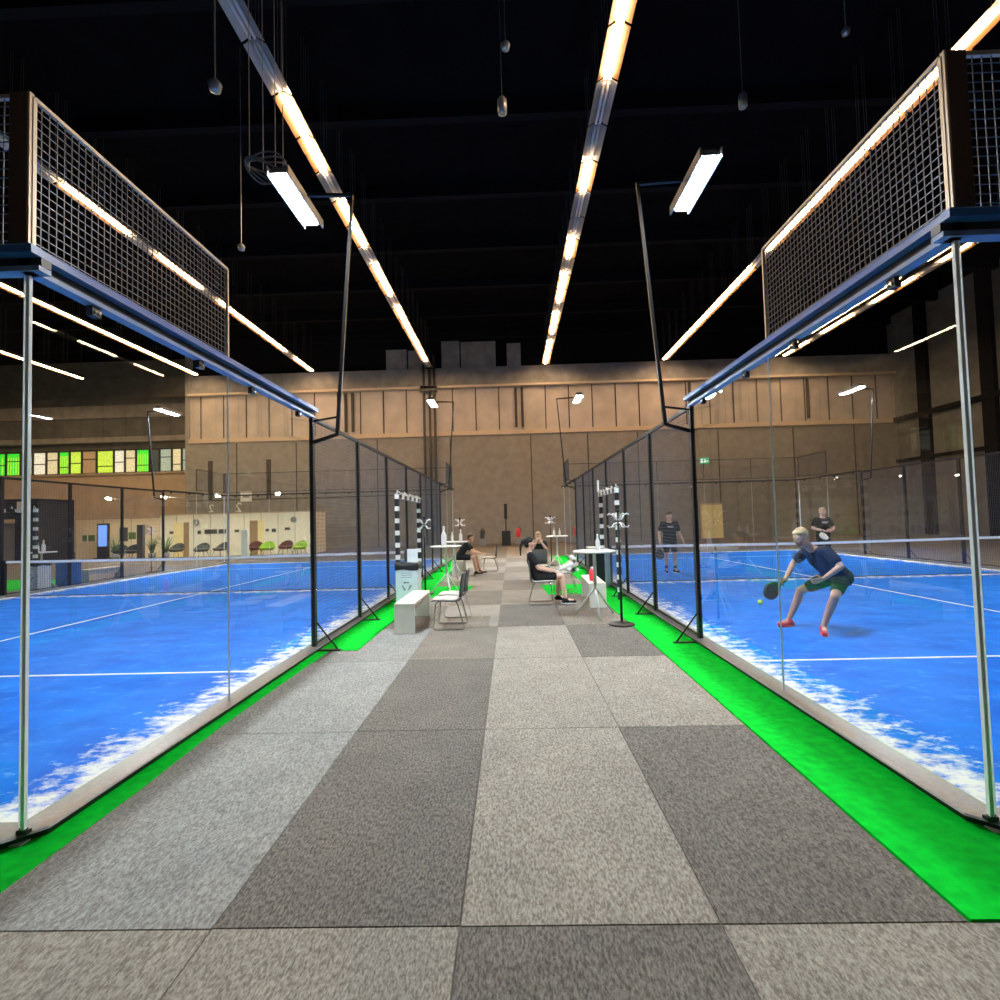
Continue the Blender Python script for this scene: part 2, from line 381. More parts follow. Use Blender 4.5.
mat_piece([(.75, 11.12), (2.5, 11.12), (2.5, 13.2), (1.75, 13.2), (1.75, 12.7), (.68, 12.7)], 'wide green turf mat behind the seated woman, reaching into the aisle', .016)
mat_piece([(1.75, 13.22), (2.5, 13.22), (2.5, 22.5), (1.75, 22.5)], 'long green turf strip along the far part of the right fence', .014)
mat_piece([(-21, 12.0), (-14.2, 12.6), (-14.2, 17), (-21, 18)], 'green turf mat beyond the left court, far left', .014)

# ------------------------------------------------------------------ padel courts
WD = 10.25
KY = [0, 1.95] + [1.95 + 2*i for i in range(1, 9)] + [19.95]
def court(xc, yc, s, side):
    """xc: corridor glass plane, s: direction of the court (+1 right, -1 left)"""
    root = thing('padel_court_enclosure', 'glass and black mesh padel court enclosure with blue rails on the %s of the aisle' % side, 'court enclosure', (xc, yc, 0), 0)
    X = lambda x: s*x
    # kerb: chamfered ring of steel channel, recess painted black as its shadow
    def ring(off, ch):
        a, c, l = -off, WD+off, 19.95+off
        return [(X(a), -off+ch), (X(a+ch), -off), (X(c-ch), -off), (X(c), -off+ch), (X(c), l-ch), (X(c-ch), l), (X(a+ch), l), (X(a), l-ch)]
    b = B(M['steel'], M['black'])
    o_, o2, i_ = ring(.075, .14), ring(.085, .14), ring(-.085, .01)
    def vs(r, z): return [b.bm.verts.new((x, y, z)) for x, y in r]
    a0, a1, a2, a3 = vs(o2, .062), vs(o_, .070), vs(i_, .080), vs(i_, .0)
    a4 = vs(ring(.05, .14), .062); a5 = vs(ring(.05, .14), .0)
    for r, q in ((a0, a1), (a1, a2), (a2, a3), (a4, a0), (a5, a4)):
        for k in range(8): b.bm.faces.new((r[k], r[(k+1) % 8], q[(k+1) % 8], q[k])).material_index = 1 if r in (a4, a5) else 0
    b.obj('base_kerb', None, root)
    def rail(ax, a, c, pos, out, z=3.05, far=False):
        """blue channel rail; ax 'y' along the side at x=pos, ax 'x' along the back at y=pos; out = outward sign"""
        def bx(bb, u0, u1, z0, z1, mi, e0=0, e1=0):
            if ax == 'y': bb.box(X(pos)+s*out*u0, X(pos)+s*out*u1, a+e0, c-e1, z0, z1, mi)
            else: bb.box(X(a), X(c), pos+out*u0, pos+out*u1, z0, z1, mi)
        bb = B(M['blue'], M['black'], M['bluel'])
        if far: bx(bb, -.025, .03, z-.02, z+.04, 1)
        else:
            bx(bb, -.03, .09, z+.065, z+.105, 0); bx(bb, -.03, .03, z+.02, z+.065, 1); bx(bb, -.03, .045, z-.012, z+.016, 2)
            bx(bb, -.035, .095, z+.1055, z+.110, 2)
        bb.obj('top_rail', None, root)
    def pane(ax, a, c, pos, z0=.06, z1=3.04):
        g = B(M['glass'], M['edge']); t = .006
        if ax == 'y': g.box(X(pos)-t, X(pos)+t, a+.004, c-.004, z0, z1)
        else: g.box(X(a)+s*.004, X(c)-s*.004, pos-t, pos+t, z0, z1)
        for f in g.bm.faces:
            n = f.normal if f.normal.length else f.calc_center_median(); f.normal_update(); n = f.normal
            big = abs(n.x) > .5 if ax == 'y' else abs(n.y) > .5
            if not big: f.material_index = 1
        return g.obj('glass_panel', None, root)
    def clamp(ax, u, pos, z, out=-1):
        k = B(M['black'], M['chrome'])
        if ax == 'y':
            k.box(X(pos)-.022, X(pos)+.022, u-.035, u+.035, z-.055, z+.02, 0, .004)
            for d in (-.015, .015): k.tube([(X(pos)-s*.035, u+d, z-.03), (X(pos)-s*.02, u+d, z-.03)], .009, 8, 1)
        else:
            k.box(X(u)-.035, X(u)+.035, pos-.022, pos+.022, z-.055, z+.02, 0, .004)
            for d in (-.015, .015): k.tube([(X(u)+d, pos-.035, z-.03), (X(u)+d, pos-.02, z-.03)], .009, 8, 1)
        k.obj('glass_clamp', None, root)
    def grid(ax, a, c, z0, z1, pos, step, r, m, name, rim=None):
        g = B(m, rim or m)
        P = (lambda u, z: (X(pos), u, z)) if ax == 'y' else (lambda u, z: (X(u), pos, z))
        n = int(round((c-a)/step)); k = int(round((z1-z0)/step))
        for i in range(1, n): u = a + (c-a)*i/n; g.wire(P(u, z0), P(u, z1), r)
        for j in range(1, k): z = z0 + (z1-z0)*j/k; g.wire(P(a, z), P(c, z), r)
        if rim:
            q = .011
            g.wire(P(a, z0), P(a, z1), q, 1); g.wire(P(c, z0), P(c, z1), q, 1); g.wire(P(a, z1), P(c, z1), q, 1); g.wire(P(a, z0), P(c, z0), q, 1)
        return g.obj(name, None, root)
    for xs in (0, WD):
        out = -1 if xs == 0 else 1
        for (a, c) in ((KY[0], KY[1]), (KY[1], KY[2]), (KY[8], KY[9]), (KY[9], KY[10])):
            pane('y', a, c, xs)
            for q in (.22, .78): clamp('y', a + (c-a)*q, xs, 3.03)
        rail('y', KY[0]-.03, KY[2], xs, out); rail('y', KY[8], KY[10]+.03, xs, out, far=True)
        for a, c in ((KY[0]+.015, KY[1]), (KY[9], KY[10]-.015)):
            grid('y', a, c, 3.18, 4.04, xs, .05, .0022, M['wire'], 'mesh_panel', M['tan'] if a < 5 else M['black'])
        # mesh fence sections
        for i in range(2, 8):
            grid('y', KY[i]+.04, KY[i+1]-.04, .10, 3.02, xs, .05, .0018, M['fence'], 'mesh_fence', M['wired'])
        B().box(X(xs)-.02, X(xs)+.02, KY[2], KY[8], 3.02, 3.065).obj('top_bar', M['black'], root)
        for i in range(2, 9):
            p = B(M['black'], M['chrome'])
            x = X(xs); p.box(x-.025, x+.025, KY[i]-.04, KY[i]+.04, .0, 3.06)
            for z in (.8, 2.0, 2.55, 2.95): p.ball((x - s*.027 if xs == 0 else x + s*.027, KY[i], z), .011, mi=1, seg=6)
            post = p.obj('post', None, root)
            q = B(); o = s*out
            q.tube([(x+o*.03, KY[i]+.0, .38), (x+o*.30, KY[i], .03)], .012, 6)
            q.box(x, x+o*.34, KY[i]-.03, KY[i]+.03, .012, .03)
            q.obj('brace', M['black'], post)
    for yp, out in ((0, -1), (19.95, 1)):
        BW = WD/5
        for i in range(5):
            pane('x', BW*i + (.02 if i == 0 else 0), BW*(i+1) - (.02 if i == 4 else 0), yp)
            for q in (.25, .75): clamp('x', BW*(i+q), yp, 3.03)
            grid('x', BW*i+(.1 if i == 0 else 0), BW*(i+1)-(.1 if i == 4 else 0), 3.18, 4.04, yp, .05, .0022 if yp < 1 else .0012, M['wire'] if yp < 1 else M['wired'], 'mesh_panel', M['tan'] if yp < 1 else M['black'])
        rail('x', -.095, WD+.095, yp, out, far=yp > 1)
    for xs in (0, WD):
        for yp in (0, 19.95):
            ox = -1 if xs == 0 else 1; oy = -1 if yp == 0 else 1
            p = B(M['brown'], M['tan'])
            p.box(X(xs-ox*.11), X(xs-ox*.006), yp-.012, yp+.012, 3.17, 4.06); p.box(X(xs-ox*.006), X(xs+ox*.006), yp-.014, yp+.014, 3.17, 4.06, 1)
            p.obj('corner_post', None, root)
            e = B(); e.box(X(xs)-.010, X(xs)+.010, yp-.010, yp+.010, .08, 3.03)  # pale strip: pane edges with their glare put into the colour
            e.obj('corner_edge_glare', M['edge'], root)
            f = B(M['black'], M['chrome']); f.box(X(xs)-.03, X(xs)+.03, yp-.016, yp+.016, .07, .09, 0, .004)
            for d in (-.018, .018): f.ball((X(xs)+d, yp, .092), .007, mi=1, seg=6)
            f.obj('corner_shoe', None, root)
    # turf
    t = tag(B().box(0, WD, 0, 20, 0, .02).obj('court_turf', TURF), 'blue artificial turf with white sand drifts inside the %s court' % side, 'turf')
    t.location = (xc if s > 0 else xc-WD, yc-.02, .0)
    for (a, c, d, e) in ((.0, WD, 3.05, 3.10), (.0, WD, 16.9, 16.95), (WD/2-.025, WD/2+.025, 3.10, 16.9)):
        B().box(a, c, d, e, .02, .0225).obj('court_line', M['line'], t)
    # net
    n = thing('padel_net', 'white-taped black net across the middle of the %s court' % side, 'net', (xc, yc+10, .02))
    g = B(); hz = lambda x: .88 + .04*abs(x-WD/2)/(WD/2)
    for i in range(1, 222):
        x = WD*i/222; g.wire((X(x), 0, .02), (X(x), 0, hz(x)-.05), .0014)
    for j in range(20):
        z = .03 + .83*j/19.0; g.wire((X(.03), 0, z*hz(0)/.92), (X(WD/2), 0, z*.97), .0014); g.wire((X(WD/2), 0, z*.97), (X(WD-.03), 0, z*hz(0)/.92), .0014)
    g.obj('net_mesh', M['wired'], n)
    g = B()
    for k in range(10):
        a, c = WD*k/10, WD*(k+1)/10; v = []
        for x in (a, c):
            for dy, dz in ((-.006, -.06), (.006, -.06), (.006, 0), (-.006, 0)): v.append(g.bm.verts.new((X(max(.02, min(WD-.02, x))), dy, hz(x)+dz)))
        for q in range(4): g.bm.faces.new((v[q], v[(q+1) % 4], v[4+(q+1) % 4], v[4+q]))
    g.obj('net_tape', M['tape'], n)
    for x in (.05, WD-.05): B().box(X(x)-.03, X(x)+.03, -.03, .03, 0, .93).obj('net_post', M['black'], n)
    B().wire((X(.08), -.008, .03), (X(WD-.08), -.008, .03), .008).obj('bottom_cord', M['black'], n)
    return root
TURF = turf_mat()
XL, XR, Y0 = -2.585, 2.362, 2.68
court(XL, Y0, -1, 'left'); court(XR, Y0, 1, 'right')

# ------------------------------------------------------------------ floodlights
def floodlight(x, y, o, label):
    """x: fence plane; o: outward sign (away from the court)"""
    t = thing('floodlight', label, 'floodlight', (x, y, 2.6), 0, 'court floodlights on poles')
    B().tube([(o*.02, 0, .12), (o*.34, 0, .22), (o*.34, 0, .26), (o*.58, .0, 3.42), (o*.02, .0, 3.45), (-o*.02, 0, 3.45)], .032, square=True).obj('pole', M['black'], t)
    B().wire((o*.02, 0, .40), (o*.36, 0, .45), .012).obj('bracket', M['black'], t)
    h = B(M['dgrey'], M['galv'])
    h.box(-o*.06, -o*.30, -.52, .60, 3.40, 3.46, 0, .008)
    for k in range(9): h.box(-o*.08, -o*.28, -.46+k*.125, -.45+k*.125, 3.46, 3.52, 0)
    h.box(-o*.04, -o*.06, -.55, .63, 3.36, 3.48, 1)
    h.box(-o*.30, -o*.32, -.55, .63, 3.36, 3.48, 1)
    hd = h.obj('lamp_head', None, t)
    for a, c in ((-.50, .0), (.06, .56)): B().box(-o*.10, -o*.26, a, c, 3.375, 3.40).obj('led_panel', M['led'], hd)
    return t
for yy, nm in ((Y0+KY[2], 'near'), (Y0+KY[8], 'far')):
    fz = 'first tall post' if nm == 'near' else 'far glass section'
    floodlight(XL, yy, 1, 'lit floodlight on a bent black pole at the left fence, %s' % fz)
    floodlight(XR, yy, -1, 'lit floodlight on a bent black pole at the right fence, %s' % fz)
    floodlight(XL-WD, yy, -1, 'lit floodlight on a bent pole on the outer side of the left court, %s end' % nm)
    floodlight(XR+WD, yy, 1, 'lit floodlight on a bent pole on the outer side of the right court, %s end' % nm)

# ------------------------------------------------------------------ ceiling luminaires
PITCHL, ZL = 1.43, 12.4
rowdef = [(-38.1, '000000111111110111'), (-29.95, '000000111110111111'), (-21.8, '000001101111111111'), (-13.62, '000011011011111011'), (-5.42, '001101101101111110'), (2.66, '110010010110110111'), (10.82, '111111110111111111'), (19.0, '001101101011011011')]
rown = ['the leftmost row', 'the second row from left', 'the third row from left', 'the row over the left court', 'the row left of the aisle', 'the row right of the aisle', 'the row over the right court', 'the far right row']
ordn = ['first', 'second', 'third', 'fourth', 'fifth', 'sixth', 'seventh', 'eighth', 'ninth', 'tenth', 'eleventh', 'twelfth', 'thirteenth', 'fourteenth', 'fifteenth', 'sixteenth', 'seventeenth', 'eighteenth']
def make_lum(lit):
    t = thing('ceiling_tube_light', 'x', 'ceiling light', (0, 0, 0))
    h = B(); L_ = 1.36
    h.slab([(-.05, .10), (.05, .10), (.26, -.04), (.25, -.05), (.045, .085), (-.045, .085), (-.25, -.05), (-.26, -.04)], (0, -L_/2, 0), (1,0,0), (0,0,1), (0,1,0), L_)
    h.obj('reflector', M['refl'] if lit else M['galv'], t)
    d = B()
    for x in (-.055, .055): d.tube([(x, -L_/2+.03, .0), (x, L_/2-.03, .0)], .036, 8)
    d.obj('tube', M['tube'] if lit else M['tubeoff'], t)
    k = B()
    for y in (-L_/2+.12, L_/2-.12):
        for x in (-.12, .12): k.wire((x*.3, y, .10), (x*.3, y, CZ-ZL-.02), .005)
    k.box(-.05, .05, -L_/2, L_/2, .10, .16)
    k.obj('hanger', M['dgrey'], t)
    return t
protos = {}
for ri, (x, pat) in enumerate(rowdef):
    for i, ch in enumerate(pat):
        y = 9.4 + PITCHL*(i+.5)
        lb = '%s tube light, %s from the camera in %s' % ('lit warm' if ch == '1' else 'unlit silver', ordn[i], rown[ri])
        if ch not in protos: o = protos[ch] = make_lum(ch == '1'); o.location = (x, y, ZL); o['label'] = lb
        else: o = dup(protos[ch], (x, y, ZL), None, lb)
        o['group'] = 'tube lights in ceiling rows'
    sp = B(); sp.box(x-.02, x+.02, 9.0, 35.3, ZL+.17, ZL+.21)
    tag(sp.obj('lighting_track', M['dgrey']), 'thin dark track carrying %s of tube lights' % rown[ri], 'track')

# small hanging things in the dark ceiling
def hanging(x, y, z, kind, label):
    t = thing('ceiling_speaker' if kind else 'ceiling_sensor', label, 'speaker' if kind else 'sensor', (x, y, z))
    B().wire((0, 0, .1), (0, 0, CZ-z-.02), .008).obj('cable', M['galv'], t)
    b = B()
    if kind: b.lathe([(.06, -.22), (.10, -.2), (.11, .1), (.07, .16)], n=12)
    else: b.lathe([(.02, -.09), (.08, -.06), (.10, .04), (.05, .1)], n=12)
    b.obj('housing', M['galv'], t)
hanging(-4.3, 7.4, 8.3, 0, 'small grey ball-shaped sensor hanging in the dark at the upper left')
hanging(.05, 11.2, 11.0, 1, 'silver cylindrical speaker hanging in the dark ceiling above the aisle')
hanging(.15, 10.4, 11.6, 0, 'small pale sensor hanging just above the silver speaker')
hanging(8.4, 12.1, 13.2, 0, 'small pale sensor hanging at the upper right')
hanging(6.2, 12.8, 12.2, 1, 'tilted silver spotlight body hanging at the upper right')
hanging(-7.3, 13.8, 9.4, 0, 'small sensor hanging left of the left floodlight')
# coil of cable beside left floodlight
t = thing('cable_coil', 'coil of dark cable hung on thin wires beside the left floodlight', 'cable', (-3.05, 6.4, 6.25))
b = B()
for k in range(4):
    pts = [(.24*math.cos(a)+.02*math.sin(3*a+k), .22*math.sin(a), .06*math.sin(2*a+k)+.02*k) for a in [2*PI*j/24 for j in range(25)]]
    b.tube(pts, .010, 5)
b.obj('cable', M['dgrey'], t)
b = B()
for x in (-.22, -.04, .12, .22): b.wire((x, 0, 0), (x, 0, CZ-6.25-.02), .004)
b.obj('suspension_wire', M['galv'], t)

# dark riser pipes on back wall
b = B()
for x in (-5.95, -5.55, -5.2): b.tube([(x, YB-.15, 0), (x, YB-.15, 13.5)], .09, 8)
b.box(-6.2, -5.0, YB-.25, YB-.28+.2, 10.9, 11.3)
tag(b.obj('riser_pipe', M['dgrey']), 'group of dark vertical riser pipes on the end wall behind the left fence', 'pipe')

# ------------------------------------------------------------------ cabins, booth, lounge (far left)
def AT(px, Y, py=520):       # ground position seen at picture column px, depth Y
    k = (rt2*((px-500)/FX) - up2*((py-500)/FX) + fw); q = k*(Y/k.y); return q.x
YC = 29.5
def partition(xa, xb, m, label, joints, H=2.42):
    t = thing('office_cabin', label, 'cabin', (xa, YC, 0))
    w = xb-xa
    B().box(0, w, 0, 2.2, 0, H).obj('wall_panel', m, t)
    B().box(0, w, -.03, 2.2, H, H+.06).obj('roof_edge', M['trim'], t)
    b = B()
    for i in range(1, joints): b.box(w*i/joints-.012, w*i/joints+.012, -.012, 0, 0, H)
    b.obj('panel_joint', M['grey'], t)
    return t
xa, xm, xb = AT(75, YC), AT(160, YC), AT(312, YC)
c1 = partition(xa+.05, xm-.05, M['cabo'], 'warm cream office cabin at the far left, beside the black booth', 3, 2.3)
c2 = partition(xm, xb, M['cabw'], 'long pale office cabin row with two doors beyond the left court', 9)
def on_cab(c, px0, px1, z0, z1, name, m, d=.04):
    return B().box(AT(px0, YC)-c.location.x, AT(px1, YC)-c.location.x, -d, 0 if True else 0, z0, z1).obj(name, m, c)
for px0, px1, m in ((174, 184, 'doory'), (184, 189, 'doorb'), (250, 258, 'doorb'), (258, 264, 'doory')): on_cab(c2, px0, px1, 0, 2.0, 'door_leaf', M[m])
for px0, px1, z0, z1 in ((170, 174, 1.35, 1.5), (198, 201, 1.3, 1.5), (205, 217, 1.3, 1.55), (219, 226, 1.3, 1.55), (235, 239, 1.35, 1.5), (266, 269, 1.35, 1.5), (272, 276, 1.3, 1.5), (285, 290, 1.4, 1.55)):
    on_cab(c2, px0, px1, z0, z1, 'door_sign', M['dgrey'], .05)
for px in (197, 294):
    B().lathe([(.01, 0), (.17, 0), (.17, .04), (.15, .05), (.01, .05)]).obj('clock', M['grey'], c2)
    o = C.objects[-1] if False else [q for q in c2.children if q.name.startswith('clock')][-1]
    o.location = (AT(px, YC)-c2.location.x, -.05, 2.0); o.rotation_euler = (PI/2, 0, 0)
for px0, px1 in ((83, 87), (89, 95)): on_cab(c1, px0, px1, 1.05, 1.4, 'picture', M['leaf'], .04)
for px0, px1, z0, z1, m in ((120, 128, 1.0, 1.8, 'dgrey'), (129, 136, 1.1, 1.5, 'leaf'), (141, 151, 1.35, 1.9, 'trim')): on_cab(c1, px0, px1, z0, z1, 'picture', M[m], .04)
# black booth
t = thing('exhibition_booth', 'tall black booth with a blank white sign at the far left', 'booth', (AT(-2, 28), 27.5, 0))
w = AT(74, 29.9)-AT(-2, 28)
b = B(); b.box(w*.55, w, 0, .1, 0, 3.5); b.box(w-.1, w, 0, 2.4, 0, 3.5); b.box(0, w, 2.3, 2.4, 0, 3.5); b.box(0, w, -.0, .12, 2.4, 3.5); b.box(0, w, 0, 2.4, 3.4, 3.5)
b.obj('frame', M['black'], t)
B().box(0, w*.5, .4, .5, 0, 2.2).obj('counter_wall', M['grey'], t)
B().box(w*.60, w*.85, -.05, -.01, 2.75, 3.35).obj('sign_board', M['paper'], t)
M['wash'] = mat('lit_spot_lens', (1, 1, 1), .5, emit=(1, .90, .68), estr=220)
for px, lb in ((114, 'small lit spot lamp on an arm over the warm cream cabin'), (169, 'small lit spot lamp on an arm over the yellow door'),
               (222, 'small added fill lamp on an arm over the long door sign'), (282, 'small added fill lamp on an arm over the right end of the cabin row')):  # this pair is added only to brighten the cabin fronts
    t = thing('spot_lamp', lb, 'lamp', (AT(px, 28), YC, 2.5), 0, 'spot lamps over the office cabins')
    B().tube([(0, .1, -.02), (0, .1, .8), (0, -1.9, .95)], .015, 6).obj('arm', M['grey'], t)
    B().slab([(-.11, .0), (.11, .0), (.11, .08), (-.11, .08)], (0, -1.92, .90), (1,0,0), (0,.5,.87), (0,-.87,.5), .16).obj('lamp_head', M['grey'], t)
    B().slab([(-.09, .0), (.09, .0), (.09, .15), (-.09, .15)], (0, -1.84, .84), (1,0,0), (0,-.87,.5), (0,.5,.87), -.006).obj('lens', M['wash'], t)
# screens, plants, furniture of the lounge
def kiosk(px, Y, label):
    t = thing('screen_kiosk', label, 'screen', (AT(px, Y), Y, 0))
    B().box(-.33, .33, -.06, .06, .1, 2.05, 0, .02).obj('body', M['black'], t)
    B().box(-.25, .25, -.07, -.06, .75, 1.95).obj('display', M['screen'], t)
    B().box(-.4, .4, -.25, .25, 0, .1, 0, .02).obj('base', M['black'], t)
kiosk(103.5, 28.6, 'black upright kiosk with a lit blue screen against the cream cabin')
def plant(px, Y, label):
    t = thing('potted_plant', label, 'plant', (AT(px, Y), Y, 0), 0, 'potted plants by the cabins')
    B().lathe([(.14, 0), (.2, .35), (.17, .35), (.16, .3)], n=14).obj('pot', M['grey'], t)
    b = B(); rnd = random.Random(px)
    for k in range(34):
        a = rnd.random()*2*PI; l = .5+rnd.random()*.5; tl = .15+rnd.random()*.35
        p = [V((.05*math.cos(a), .05*math.sin(a), .3)), V((tl*.5*math.cos(a), tl*.5*math.sin(a), .3+l*.7)), V((tl*math.cos(a), tl*math.sin(a), .3+l))]
        b.tube(p, .022, 4, r1=.004)
    b.obj('foliage', M['leaf'], t)
plant(116, 28.0, 'green potted plant between the blue screen kiosk and a court post'); plant(152, 27.8, 'bushy potted plant left of the outer court post with the pole light')
plant(166, 27.8, 'bushy potted plant right of the outer court post with the pole light')
def armchair(px, Y, m, rz, label):
    t = thing('lounge_chair', label, 'armchair', (AT(px, Y), Y, 0), rz, 'lounge chairs by the cabins')
    B().lathe([(.28, .36), (.36, .42), (.38, .50), (.34, .52), (.05, .50)], n=20).obj('seat', m, t)
    b = B(); n = 14; lo = []; 
    for k in range(n+1):
        a = PI*(.0+k/n); lo.append((a, .40 + .38*math.sin(a)))
    vs = []
    for a, h in lo:
        c_, s_ = math.cos(a), math.sin(a)
        vs.append([b.bm.verts.new((r*c_, r*s_, z)) for r, z in ((.36, .42), (.42, h+.05), (.38, h+.05), (.33, .46))])
    for i in range(n):
        for k in range(4): b.bm.faces.new((vs[i][k], vs[i+1][k], vs[i+1][(k+1) % 4], vs[i][(k+1) % 4]))
    b.bm.faces.new(vs[0]); b.bm.faces.new(vs[-1])
    b.obj('backrest', m, t)
    for sx, sy_ in ((-1,-1), (1,-1), (-1,1), (1,1)): B().tube([(.2*sx, .2*sy_, .38), (.3*sx, .3*sy_, 0)], .014, 6).obj('leg', M['chrome'], t)
armchair(267, 27.5, M['greenl'], .2, 'yellow-green tub chair in front of the brown door')
armchair(299, 27.5, M['greenl'], -.1, 'yellow-green tub chair at the right end of the cabin row')
M['maroon'] = mat('maroon_fabric', (.12, .04, .04), .8)
armchair(285, 28.3, M['maroon'], 0, 'dark maroon tub chair between the two green tub chairs'); armchair(256, 28.3, M['maroon'], .4, 'dark maroon tub chair at the brown door')
armchair(176, 28.2, M['dgrey'], .1, 'dark grey tub chair in front of the yellow door'); armchair(201, 27.6, M['dgrey'], .1, 'dark grey tub chair below the left wall clock')
armchair(220, 28.2, M['dgrey'], -.3, 'dark grey tub chair below the long door sign'); armchair(131, 27.8, M['black'], .1, 'black tub chair beside the white totem column')
armchair(120, 28.2, M['black'], .5, 'black tub chair next to the potted plant and kiosk')
def totem(px, Y, h, m, label):
    t = thing('totem_sign', label, 'totem', (AT(px, Y), Y, 0))
    B().box(-.16, .16, -.1, .1, .05, h, 0, .015).obj('column', m, t); B().box(-.24, .24, -.2, .2, 0, .05, 0, .01).obj('base', M['grey'], t)
totem(141, 27, 1.9, M['dgrey'], 'dark narrow totem column before the cream cabin'); totem(245, 26.5, 1.5, M['bin'], 'pale narrow totem column left of the brown door')
# wall numbers (they read mirrored in the photograph), notice, exit sign, cupboard
def wall_text(ch, x, z, size, label):
    cu = bpy.data.curves.new('wall_number', 'FONT'); cu.body = ch; cu.size = size; cu.extrude = .02; cu.align_x = 'CENTER'
    tmp = bpy.data.objects.new('tmp', cu); C.objects.link(tmp)
    me = bpy.data.meshes.new_from_object(tmp.evaluated_get(bpy.context.evaluated_depsgraph_get())); bpy.data.objects.remove(tmp)
    me.transform(Matrix.Diagonal((-1, 1, 1, 1))); me.flip_normals(); me.transform(Matrix.Rotation(PI/2, 4, 'X'))
    me.materials.clear(); me.materials.append(M['white'])
    o = bpy.data.objects.new('wall_number', me); C.objects.link(o); o.location = (x, YB-.03, z); tag(o, label, 'number')
wall_text('2', AT(239, YB), 2.72, .95, 'white numeral on the dark wall, the right and larger one above the cabins')
wall_text('2', AT(211.5, YB), 2.75, .8, 'white numeral on the dark wall, the left one above the cabins')
b = B(M['paper'], M['grey']); b.box(AT(241, YB), AT(252, YB), YB-.05, YB-.005, 3.45, 4.15); b.box(AT(243.5, YB), AT(250, YB), YB-.06, YB-.05, 3.72, 3.85, 1)
tag(b.obj('wall_notice'), 'white notice board with a grey line on the dark wall right of the numerals', 'notice')
t = thing('exit_sign', 'green and white emergency exit sign on the end wall right of the first right post', 'exit sign', (13.6, YB-.02, 5.4))
B().box(-.32, .32, -.08, 0, -.2, .2, 0, .01).obj('sign_body', M['exit'], t)
b = B()
b.box(-.28, -.12, -.09, -.08, -.13, .13); b.slab([(0, -.12), (.05, -.12), (.1, -.02), (.17, -.1), (.2, -.06), (.12, .03), (.16, .1), (.09, .12), (.02, .06), (.05, 0)], (-.08, -.09, 0), (1,0,0), (0,0,1), (0,1,0), .01)
b.slab([(0, -.02), (.06, -.02), (.06, -.06), (.13, 0), (.06, .06), (.06, .02), (0, .02)], (.14, -.09, 0), (1,0,0), (0,0,1), (0,1,0), .01)
b.obj('running_figure', M['exitw'], t)
t = thing('door_unit', 'pale yellow double door standing at the end wall beyond the right court', 'door', (13.9, YB-.2, 0))
B().box(-.75, .75, -.05, .15, 0, 2.42, 0, .01).obj('frame', M['trim'], t)
for x0_, x1_ in ((-.70, -.01), (.01, .70)): B().box(x0_, x1_, -.09, -.05, .02, 2.3, 0, .006).obj('door_leaf', M['doory'], t)
B().box(.05, .09, -.13, -.09, 1.0, 1.2).obj('handle', M['chrome'], t)

# ------------------------------------------------------------------ furniture in aisle
def make_chair(label, seatm=None, shell=None):
    """sled base chair, faces +x, origin on floor under seat centre"""
    t = thing('sled_chair', label, 'chair')
    shell = shell or M['dgrey']
    s = B()   # seat shell: curved sheet
    prof = [(.23, .425), (.20, .445), (.05, .44), (-.12, .43), (-.19, .44), (-.225, .49)]
    bp = [(-.225, .49), (-.235, .60), (-.25, .72), (-.275, .84)]
    def sheet(bb, prof, w, th):
        n = 8; rows = []
        for i, (x, z) in enumerate(prof):
            q = prof[min(i+1, len(prof)-1)]; p = prof[max(i-1, 0)]; d = V((q[0]-p[0], 0, q[1]-p[1])).normalized(); nn = V((-d.z, 0, d.x))
            rows.append([[bb.bm.verts.new(V((x, w[i]*(-1+2*k/n), z)) + nn*(sgn*th/2) + V((-1 if prof is bp else 0, 0, 0))*(-.03*(abs(-1+2*k/n))**2)) for k in range(n+1)] for sgn in (1, -1)])
        for i in range(len(rows)-1):
            for sgn in (0, 1):
                for k in range(n):
                    f = bb.bm.faces.new((rows[i][sgn][k], rows[i][sgn][k+1], rows[i+1][sgn][k+1], rows[i+1][sgn][k])); f.smooth = True
            for k in (0, n): bb.bm.faces.new((rows[i][0][k], rows[i+1][0][k], rows[i+1][1][k], rows[i][1][k]))
        for r in (rows[0], rows[-1]):
            for k in range(n): bb.bm.faces.new((r[0][k], r[0][k+1], r[1][k+1], r[1][k]))
    sheet(s, prof, [.18, .215, .22, .215, .205, .20], .014); s.obj('seat', shell, t)
    s = B(); sheet(s, bp, [.20, .205, .21, .19], .014); s.obj('backrest', shell, t)
    if seatm:
        s = B(); sheet(s, [(.215, .452), (.05, .456), (-.12, .447), (-.18, .455)], [.18, .20, .20, .18], .016); s.obj('seat_pad', seatm, t)
    for y in (-.23, .23):
        B().tube([(.12, y*.6, .425), (.16, y, .40), (.20, y, .05), (.18, y, .016), (.10, y, .012), (-.18, y, .012), (-.25, y, .016), (-.26, y, .05), (-.17, y, .38), (-.13, y*.6, .42)], .0085, 8).obj('sled_leg', M['chrome'], t)
    B().wire((.12, -.14, .425), (.12, .14, .425), .007).obj('cross_bar', M['chrome'], t)
    return t
ch = make_chair('dark grey sled chair with a pale seat pad, nearest one beside the ivory bench', M['ivory'])
ch.location = (-1.0, 7.88, .014); ch.rotation_euler.z = PI; ch['group'] = 'sled chairs in the aisle'
dup(ch, (-.98, 8.42, .012), PI-.05, 'dark grey sled chair with a pale seat pad, right behind the nearest one')
cw = dup(ch, (.56, 9.92, .012), -.05, 'dark grey sled chair under the seated woman with the ponytail')
dup(ch, (.70, 13.05, .018), -PI/2, 'empty dark grey sled chair in front of the fair-haired seated person')
dup(ch, (1.12, 11.35, .018), PI, 'sled chair with a white jacket over it, right of the seated woman')
dup(ch, (.72, 14.1, .016), -PI/2, 'dark grey sled chair under the fair-haired person resting chin on hands')
